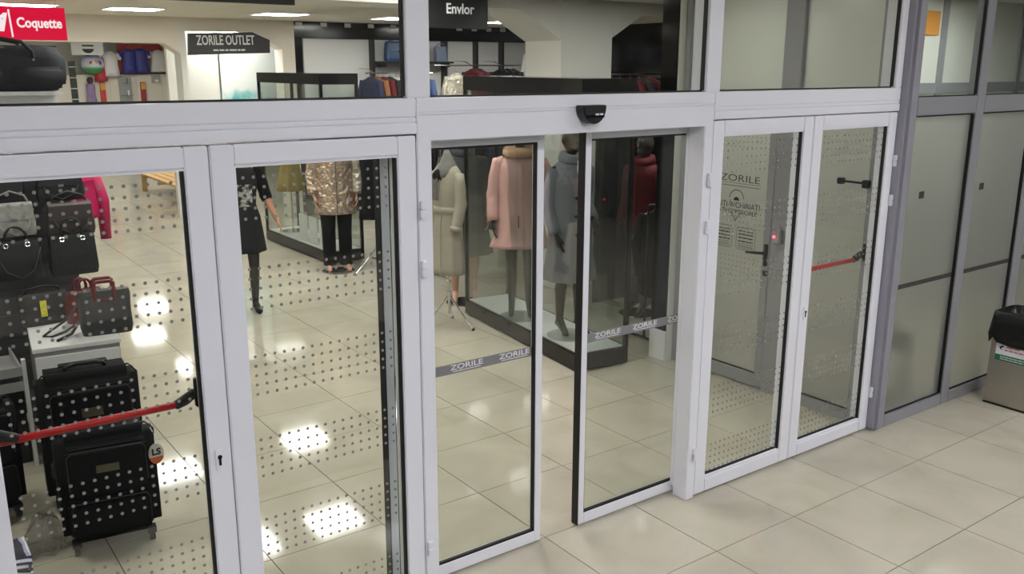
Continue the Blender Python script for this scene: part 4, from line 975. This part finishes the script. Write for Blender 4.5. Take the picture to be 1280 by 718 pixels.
# ---- walking woman
LEG_W = (((-.085, 0, .86), (-.085, .03, .47), (-.075, .10, .10), (-.085, -.01, .035)), ((.085, 0, .86), (.085, -.09, .475), (.075, -.06, .08), (.10, -.19, .035)))
ARM_W = (((-.18, 0, 1.40), (-.24, .05, 1.13), (-.24, -.02, .89)), ((.18, 0, 1.40), (.245, .04, 1.14), (.335, -.04, .915)))
body = fuse(figure(ARM_W, LEG_W, slim=.97), 'body', .006, 3, SKIN)
body.materials.append(TIGHTS)
for pg in body.polygons:
    c_ = pg.center
    if c_.z < .84 and abs(c_.x) < .2: pg.material_index = 1
t = thing('person', 'walking woman in black printed dress and black tights with arm swung out', 'person', (-.85, 5.75, 0), -.30); t.scale = (.96, .96, .96)
link('body', body, t)
def print_mat():
    m = mat('black_printed_knit', (18, 18, 20), .85); nt = m.node_tree; n = nt.nodes; l = nt.links; p = n['Principled BSDF']
    tc = n.new('ShaderNodeTexCoord'); sp = n.new('ShaderNodeSeparateXYZ'); l.new(tc.outputs['Object'], sp.inputs[0])
    def band(o, c, h):
        a = n.new('ShaderNodeMath'); a.operation = 'COMPARE'; a.inputs[1].default_value = c; a.inputs[2].default_value = h; l.new(o, a.inputs[0]); return a.outputs[0]
    bx, bz = band(sp.outputs[0], -.01, .12), band(sp.outputs[2], 1.17, .11)
    fr = n.new('ShaderNodeMath'); fr.operation = 'LESS_THAN'; fr.inputs[1].default_value = 0; l.new(sp.outputs[1], fr.inputs[0])
    m1 = n.new('ShaderNodeMath'); m1.operation = 'MULTIPLY'; l.new(bx, m1.inputs[0]); l.new(bz, m1.inputs[1])
    m2 = n.new('ShaderNodeMath'); m2.operation = 'MULTIPLY'; l.new(m1.outputs[0], m2.inputs[0]); l.new(fr.outputs[0], m2.inputs[1])
    ns = n.new('ShaderNodeTexNoise'); ns.inputs['Scale'].default_value = 18; l.new(tc.outputs['Object'], ns.inputs[0])
    r = n.new('ShaderNodeValToRGB'); r.color_ramp.elements[0].position = .42; r.color_ramp.elements[0].color = (*lin((30, 30, 32)), 1); r.color_ramp.elements[1].position = .62; r.color_ramp.elements[1].color = (*lin((190, 190, 188)), 1)
    l.new(ns.outputs['Fac'], r.inputs[0])
    mx = n.new('ShaderNodeMix'); mx.data_type = 'RGBA'; mx.inputs[6].default_value = (*lin((18, 18, 20)), 1); l.new(m2.outputs[0], mx.inputs[0]); l.new(r.outputs[0], mx.inputs[7]); l.new(mx.outputs[2], p.inputs['Base Color'])
    return m
DR = [(1.44, .135, .085), (1.40, .175, .105), (1.29, .172, .128), (1.18, .155, .122), (1.07, .145, .112), (.95, .178, .132), (.80, .195, .145), (.60, .215, .16)]
MB().loft(cloth_rings(refine(DR), amp=.04, k=7)).build('dress', print_mat(), t, smooth=True)
for sh, el, wr in ARM_W: sleeve(t, (sh, el, Vector(el).lerp(Vector(wr), .15)), (.064, .055), BLKC)
hr = MB().ell((0, .02, 1.675), (.088, .10, .105)).ell((0, .075, 1.60), (.085, .06, .13))
link('hair', fuse(hr, 'hair', .01, 3, mat('dark_brown_hair', (52, 34, 26), .5, 0, .3, 40)), t)
for (h_, k_, an, toe) in LEG_W:
    s_ = MB(); an, toe = Vector(an), Vector(toe)
    s_.cap((an.x, an.y+.03, .036), .034, (toe.x, toe.y-.03, .032), .036)
    link('shoe', fuse(s_, 'shoe', .007, 2, BLACK), t)

# ---- magenta jacket on the display stand side
COL['magenta'] = MAGENTA
p = garment_proto('hanging_jacket', MAGENTA, .50, w_=.17, th=.07, puff=.06)
p.location = (-2.53, 4.43, 1.73); p.rotation_euler = (0, 0, .25); tag(p, 'magenta quilted jacket hanging behind the handbags', 'jacket')

# ================================================================== SIGNS AND FAR SHOPS
t = thing('hanging_sign', 'black hanging shop sign reading Envlor', 'sign', (.815, 4.5, 2.64))
MB().box(-.315, .315, -.025, .025, 0, .319).build('board', BLACK, t, .003)
text('lettering', 'Envlor', .125, PRINTW, t, (.01, -.027, .165), sx=.92, bold=.002)
t = thing('hanging_sign', 'long black sign board fixed on the white beam', 'sign', (-1.33, 4.57, 2.785))
MB().box(-.60, .62, -.025, .028, 0, .17).build('board', BLACK, t, .003)
t = thing('lightbox_sign', 'glowing red hanging sign reading Coquette', 'sign', (-2.36, 8.0, 2.56))
MB().box(-.60, .575, -.03, .03, 0, .325).build('box', emat('red_lightbox', (240, 12, 62), .95), t, .004)
PW = emat('white_lit_letters', (255, 240, 244), 1.1)
text('lettering', 'Coquette', .135, PW, t, (.325, -.032, .165), sx=.80, bold=.004)
text('lettering', 'M', .24, PW, t, (-.085, -.032, .16), shear=.25, bold=.008)
MB().obox((.062, -.0318, .16), (.016, .0025, .27), (0, -.05, 0)).build('divider', PW, t)
for x in (-.5, .5): MB().tube([(x, 0, .32), (x, 0, .399)], .004, 6).build('wire', CHROME, t)
t = thing('shop_sign', 'black shop sign reading ZORILE OUTLET in the chamfered arch', 'sign', (.82, 10.56, 2.45))
MB().prism([(-.60, 0), (.585, .04), (.59, .225), (.33, .33), (-.58, .295)], 'y', -.03, .03).build('board', mat('charcoal_sign', (52, 50, 50), .5), t, .003)
text('lettering', 'ZORILE OUTLET', .185, PRINTW, t, (-.06, -.032, .205), rot=(PI/2, -.02, 0), sx=.62, bold=.003)
lines(t, PRINTW, (-.02, -.0315, .075), .46, .032, (PI/2, -.02, 0), 9)
t = thing('poster', 'white and turquoise poster under the ZORILE OUTLET sign', 'poster', (1.52, 11.55, 1.2))
def poster_mat():
    m = mat('turquoise_poster', (235, 242, 242), .5); nt = m.node_tree; n = nt.nodes; l = nt.links; p = n['Principled BSDF']
    tc = n.new('ShaderNodeTexCoord'); sp = n.new('ShaderNodeSeparateXYZ'); l.new(tc.outputs['Object'], sp.inputs[0])
    ns = n.new('ShaderNodeTexNoise'); ns.inputs['Scale'].default_value = 4; l.new(tc.outputs['Object'], ns.inputs[0])
    a = n.new('ShaderNodeMath'); a.operation = 'MULTIPLY_ADD'; a.inputs[1].default_value = .55; l.new(sp.outputs[2], a.inputs[0])
    b2 = n.new('ShaderNodeMath'); b2.operation = 'MULTIPLY'; b2.inputs[1].default_value = .4; l.new(ns.outputs['Fac'], b2.inputs[0]); l.new(b2.outputs[0], a.inputs[2])
    r = n.new('ShaderNodeValToRGB'); e = r.color_ramp.elements; e[0].position = .5; e[0].color = (*lin((96, 196, 200)), 1); e[1].position = .62; e[1].color = (*lin((240, 246, 246)), 1)
    l.new(a.outputs[0], r.inputs[0]); l.new(r.outputs[0], p.inputs['Base Color']); return m
MB().box(-.53, .55, -.01, .01, 0, 1.55).build('sheet', poster_mat(), t)
lines(t, PRINTW, (-.12, -.0115, .46), .62, .075, seed=3); lines(t, PRINTW, (-.10, -.0115, .36), .66, .075, seed=5)
# far goods on the end wall shop (y about 20)
t = thing('cupboard_row', 'row of beige cupboards at the far wall', 'cupboard', (2.3, 20.6, 0))
MB().box(-2.2, .8, -.3, .3, 0, 2.1).build('body', BEIGE, t)
for i in range(5): MB().box(-2.18+i*.59, -1.61+i*.59, -.32, -.301, .08, 2.06).build('door', BEIGE, t, .004)
one('display_rail', MB().tube([(0, 0, 0), (1.35, 0, 0)], .012, 8).tube([(.05, 0, 0), (.05, .45, 0)], .01, 8).tube([(1.3, 0, 0), (1.3, .45, 0)], .01, 8), BLACK, 'dark rail under the blue and white dresses at the far wall', 'rail', loc=(1.53, 20.24, 2.13))
one('red_banner', MB().prism([(-.55, .62), (.42, .62), (.5, .5), (.1, .2), (.1, -.08), (-.55, -.08)], 'y', 0, .03), mat('red_banner', (196, 52, 44), .6), 'red banner panel behind the blue dresses', 'banner', loc=(2.13, 20.5, 2.18))
far_c = {'royal blue': mat('royal_blue_satin', (44, 46, 140), .45), 'sheer white': mat('white_tulle', (214, 212, 214), .8), 'bright white': mat('bright_white_cloth', (236, 232, 236), .7), 'red sequin': mat('red_sequin', (186, 40, 56), .4, 0, .3, 40)}
for c_, x, z, hh, ww, lab in (('royal blue', 1.76, 2.74, .62, .15, 'royal blue dress hanging before the red banner, beside the white dress'), ('royal blue', 2.02, 2.76, .62, .15, 'royal blue dress hanging before the red banner, beside the grey tulle'), ('sheer white', 2.42, 2.72, .56, .16, 'sheer white tulle dress hanging beside the blue dress'), ('sheer white', 2.7, 2.75, .58, .14, 'sheer white tulle dress hanging at the end of the far rail'), ('bright white', 1.33, 2.68, .62, .17, 'bright white dress hanging over a red sequin dress'), ('red sequin', 1.10, 2.55, .60, .12, 'red sequin dress hanging beside the painted globe')):
    p = garment_proto('hanging_dress', far_c[c_], hh, w_=ww, th=.09, sl_=.12); p.location = (x, 20.2, z); tag(p, lab, 'dress', 'dresses at the far wall')
def globe_mat():
    m = mat('painted_globe', (60, 90, 190), .4); nt = m.node_tree; n = nt.nodes; l = nt.links; p = n['Principled BSDF']
    tc = n.new('ShaderNodeTexCoord'); sp = n.new('ShaderNodeSeparateXYZ'); l.new(tc.outputs['Object'], sp.inputs[0])
    mr = n.new('ShaderNodeMapRange'); mr.inputs[1].default_value = -.25; mr.inputs[2].default_value = .25; l.new(sp.outputs[2], mr.inputs[0])
    r = n.new('ShaderNodeValToRGB'); e = r.color_ramp.elements; e[0].color = (*lin((60, 150, 70)), 1); e[1].color = (*lin((40, 50, 150)), 1)
    for q, cc in ((.3, (80, 160, 90)), (.42, (220, 225, 232)), (.7, (190, 205, 232))): k = e.new(q); k.color = (*lin(cc), 1)
    l.new(mr.outputs[0], r.inputs[0]); l.new(r.outputs[0], p.inputs['Base Color']); return m
t = thing('party_balloon', 'large round blue white and green party balloon at the far shop', 'balloon', (.94, 20.15, 2.33))
MB().ell((0, 0, 0), (.24, .24, .235), 24, 14).build('ball', globe_mat(), t, smooth=True)
MB().tube([(0, 0, .23), (0, 0, .62)], .003, 6).build('string', PRINTW, t)
for x, z, c_ in ((-.06, .03, (214, 70, 50)), (.03, .05, (226, 150, 50)), (.10, .03, (50, 90, 180))): MB().ell((x, -.225+abs(x)*.25, z), (.05, .02, .055), 12, 8).build('painted_patch', mat('patch', c_, .5), t, smooth=True)
t = thing('hanging_sign', 'white hanging board with dark half-round emblem', 'sign', (.80, 19.8, 2.53))
MB().box(-.34, .32, -.02, .02, 0, .29).build('board', LAMW, t)
MB().prism([(-.12, .22), (.12, .22)]+[(.12*math.cos(-a*PI/10), .13+.09*math.sin(-a*PI/10)) for a in range(11)], 'y', -.026, -.021).build('emblem', PRINTK, t)
MB().box(-.14, .14, -.03, -.027, .135, .185).build('emblem_band', LAMW, t)
for x in (-.3, .28): MB().tube([(x, 0, .28), (x, 0, .429)], .004, 6).build('wire', CHROME, t)
t = thing('photo_strip', 'tall black and green strip of plant photos at the far shop', 'poster', (.52, 20.27, 1.1))
MB().box(-.07, .07, -.01, .01, 0, 1.3).build('sheet', mat('leaf_photo', (44, 52, 40), .5, 0, .9, 14), t)
for i in range(5): MB().box(-.07, .07, -.013, -.0105, .2+i*.24, .22+i*.24).build('divider', LAMW, t)
t = thing('costume', 'dark and lavender costume hanging below the balloon', 'costume', (.86, 20.21, 1.35))
MB().loft(cloth_rings(refine([(.55, .03, .03), (.52, .10, .06), (.3, .09, .06), (.0, .13, .08)]), amp=.1)).build('dress', mat('lavender_cloth', (150, 128, 170), .7, 0, .5, 10), t, smooth=True)
MB().ell((0, 0, .62), (.07, .06, .08)).build('hood', mat('dark_brown_hood', (60, 36, 40), .7), t, smooth=True)
for nm, x, c_, lab in (('toy_box', 1.12, (206, 60, 48), 'red and orange toy box under the bright white dress'), ('toy_box', 2.02, (150, 40, 52), 'narrow dark red box under the blue dresses')):
    t = thing(nm, lab, 'box', (x, 20.2415, 1.2))
    MB().box(-.055, .055, -.04, .04, 0, .72).build('box', mat('toybox', c_, .5, 0, .4, 12), t, .004)
    MB().box(-.05, .05, -.045, -.041, .55, .70).build('label', mat('toybox_label', (226, 170, 60), .5, 0, .3, 20), t)
t = thing('glass_cabinet', 'glass cabinet with small goods below the far red banner', 'cabinet', (1.62, 20.1, 0))
MB().box(-.14, .14, .1, .14, 0, 2.05).box(-.14, .14, -.1, .1, 0, .2).build('body', LAMG, t)
for i in range(6): MB().box(-.13, .13, -.09, .1, .5+i*.28, .51+i*.28).build('shelf', CASEGL, t); MB().box(-.08+.02*i, .04, -.05, .05, .51+i*.28, .62+i*.28).build('carton', [LEATHD, LAMW, SNAKE][i % 3], t)
t = thing('framed_notice', 'small grey framed notice on the beige cupboards', 'notice', (2.34, 20.25, 1.9))
MB().box(-.1, .1, -.01, .01, 0, .2).build('frame', LAMG, t); MB().box(-.03, .05, -.014, -.0105, .02, .08).build('paper', PRINTW, t)
# low wooden display table in the aisle
t = thing('display_table', 'low wooden slatted display table in the far aisle', 'table', (1.05, 14.0, 0))
WOOD = mat('pale_wood', (206, 166, 108), .6, 0, .15, 12, stretch=(1, .1, 1))
for i in range(6): MB().box(-.48+i*.16, -.34+i*.16, -1.3, 1.3, .30, .33).build('slat', WOOD, t, .004)
for y in (-1.2, 0, 1.2): MB().box(-.48, .46, y-.04, y+.04, .24, .2995).build('bearer', WOOD, t)
for x in (-.44, .42):
    for y in (-1.2, 1.2): MB().box(x-.04, x+.04, y-.04, y+.04, 0, .24).build('leg', WOOD, t)
# ================================================================== LOBBY
t = thing('dark_reflection_mat', 'added dark ribbed mat, out of view, darkening reflections in the door glass', 'mat', (-2.6, -2.9, 0))  # added out of view so the door glass mirrors something dark
MATM = mat('dark_mat_pile', (34, 34, 36), .95, 0, .2, 80, .6, 300)
MB().box(-3.6, 2.6, -2.2, 2.0, 0, .008).build('pad', MATM, t, .003)
for i in range(24): MB().box(-3.55+i*.256, -3.43+i*.256, -2.15, 1.95, .008, .012).build('rib', MATM, t)
t = thing('litter_bin', 'brushed steel litter bin lined with a black bag beside the frosted partition', 'bin', (2.645, .13, 0))
MB().box(-.145, .145, -.15, .145, .012, .61).build('body', STEEL, t, .004)
MB().box(-.148, .148, -.153, .148, 0, .012).build('base', BLACK, t)
rim = []
for z, o in ((.465, .016), (.50, .026), (.58, .022), (.665, .012), (.675, -.012), (.62, -.02)):
    rg = []
    for j in range(40):
        th = 2*PI*j/40; cx, sy = math.cos(th), math.sin(th); q = .15+o+(.008*math.sin(7*th+z*40) if z < .55 else 0)
        rg.append((q*math.copysign(abs(cx)**.3, cx), q*math.copysign(abs(sy)**.3, sy), z+(.025*math.sin(5*th+1) if z < .48 else 0)))
    rim.append(rg)
BAGM = mat('black_bin_bag', (14, 15, 15), .3, 0, .2, 20, .6, 30)
MB().loft(rim).build('bag', BAGM, t, smooth=True)
lb = MB().box(-.1475, -.1455, -.13, .105, .33, .52).build('label', PRINTW, t)
MB().box(-.1485, -.1476, -.13, .105, .33, .372).build('green_strip', mat('green_print', (24, 112, 70), .5), t)
for i, (y, w2) in enumerate(((.02, .09), (-.02, .14))): pass
RP = mat('red_print', (180, 60, 80), .5); lines(t, RP, (-.1480, -.01, .432), .09, .012, (PI/2, 0, -PI/2), 2)
lines(t, RP, (-.1480, -.035, .408), .16, .012, (PI/2, 0, -PI/2), 3)
lines(t, PRINTW, (-.1490, -.01, .358), .16, .009, (PI/2, 0, -PI/2), 4); lines(t, PRINTW, (-.1490, -.01, .343), .16, .009, (PI/2, 0, -PI/2), 5)
MB().prism([(.085, .425), (.06, .44), (.05, .43), (.07, .42), (.062, .405), (.075, .41)], 'x', -.1486, -.1477).build('arrow_mark', PRINTK, t)
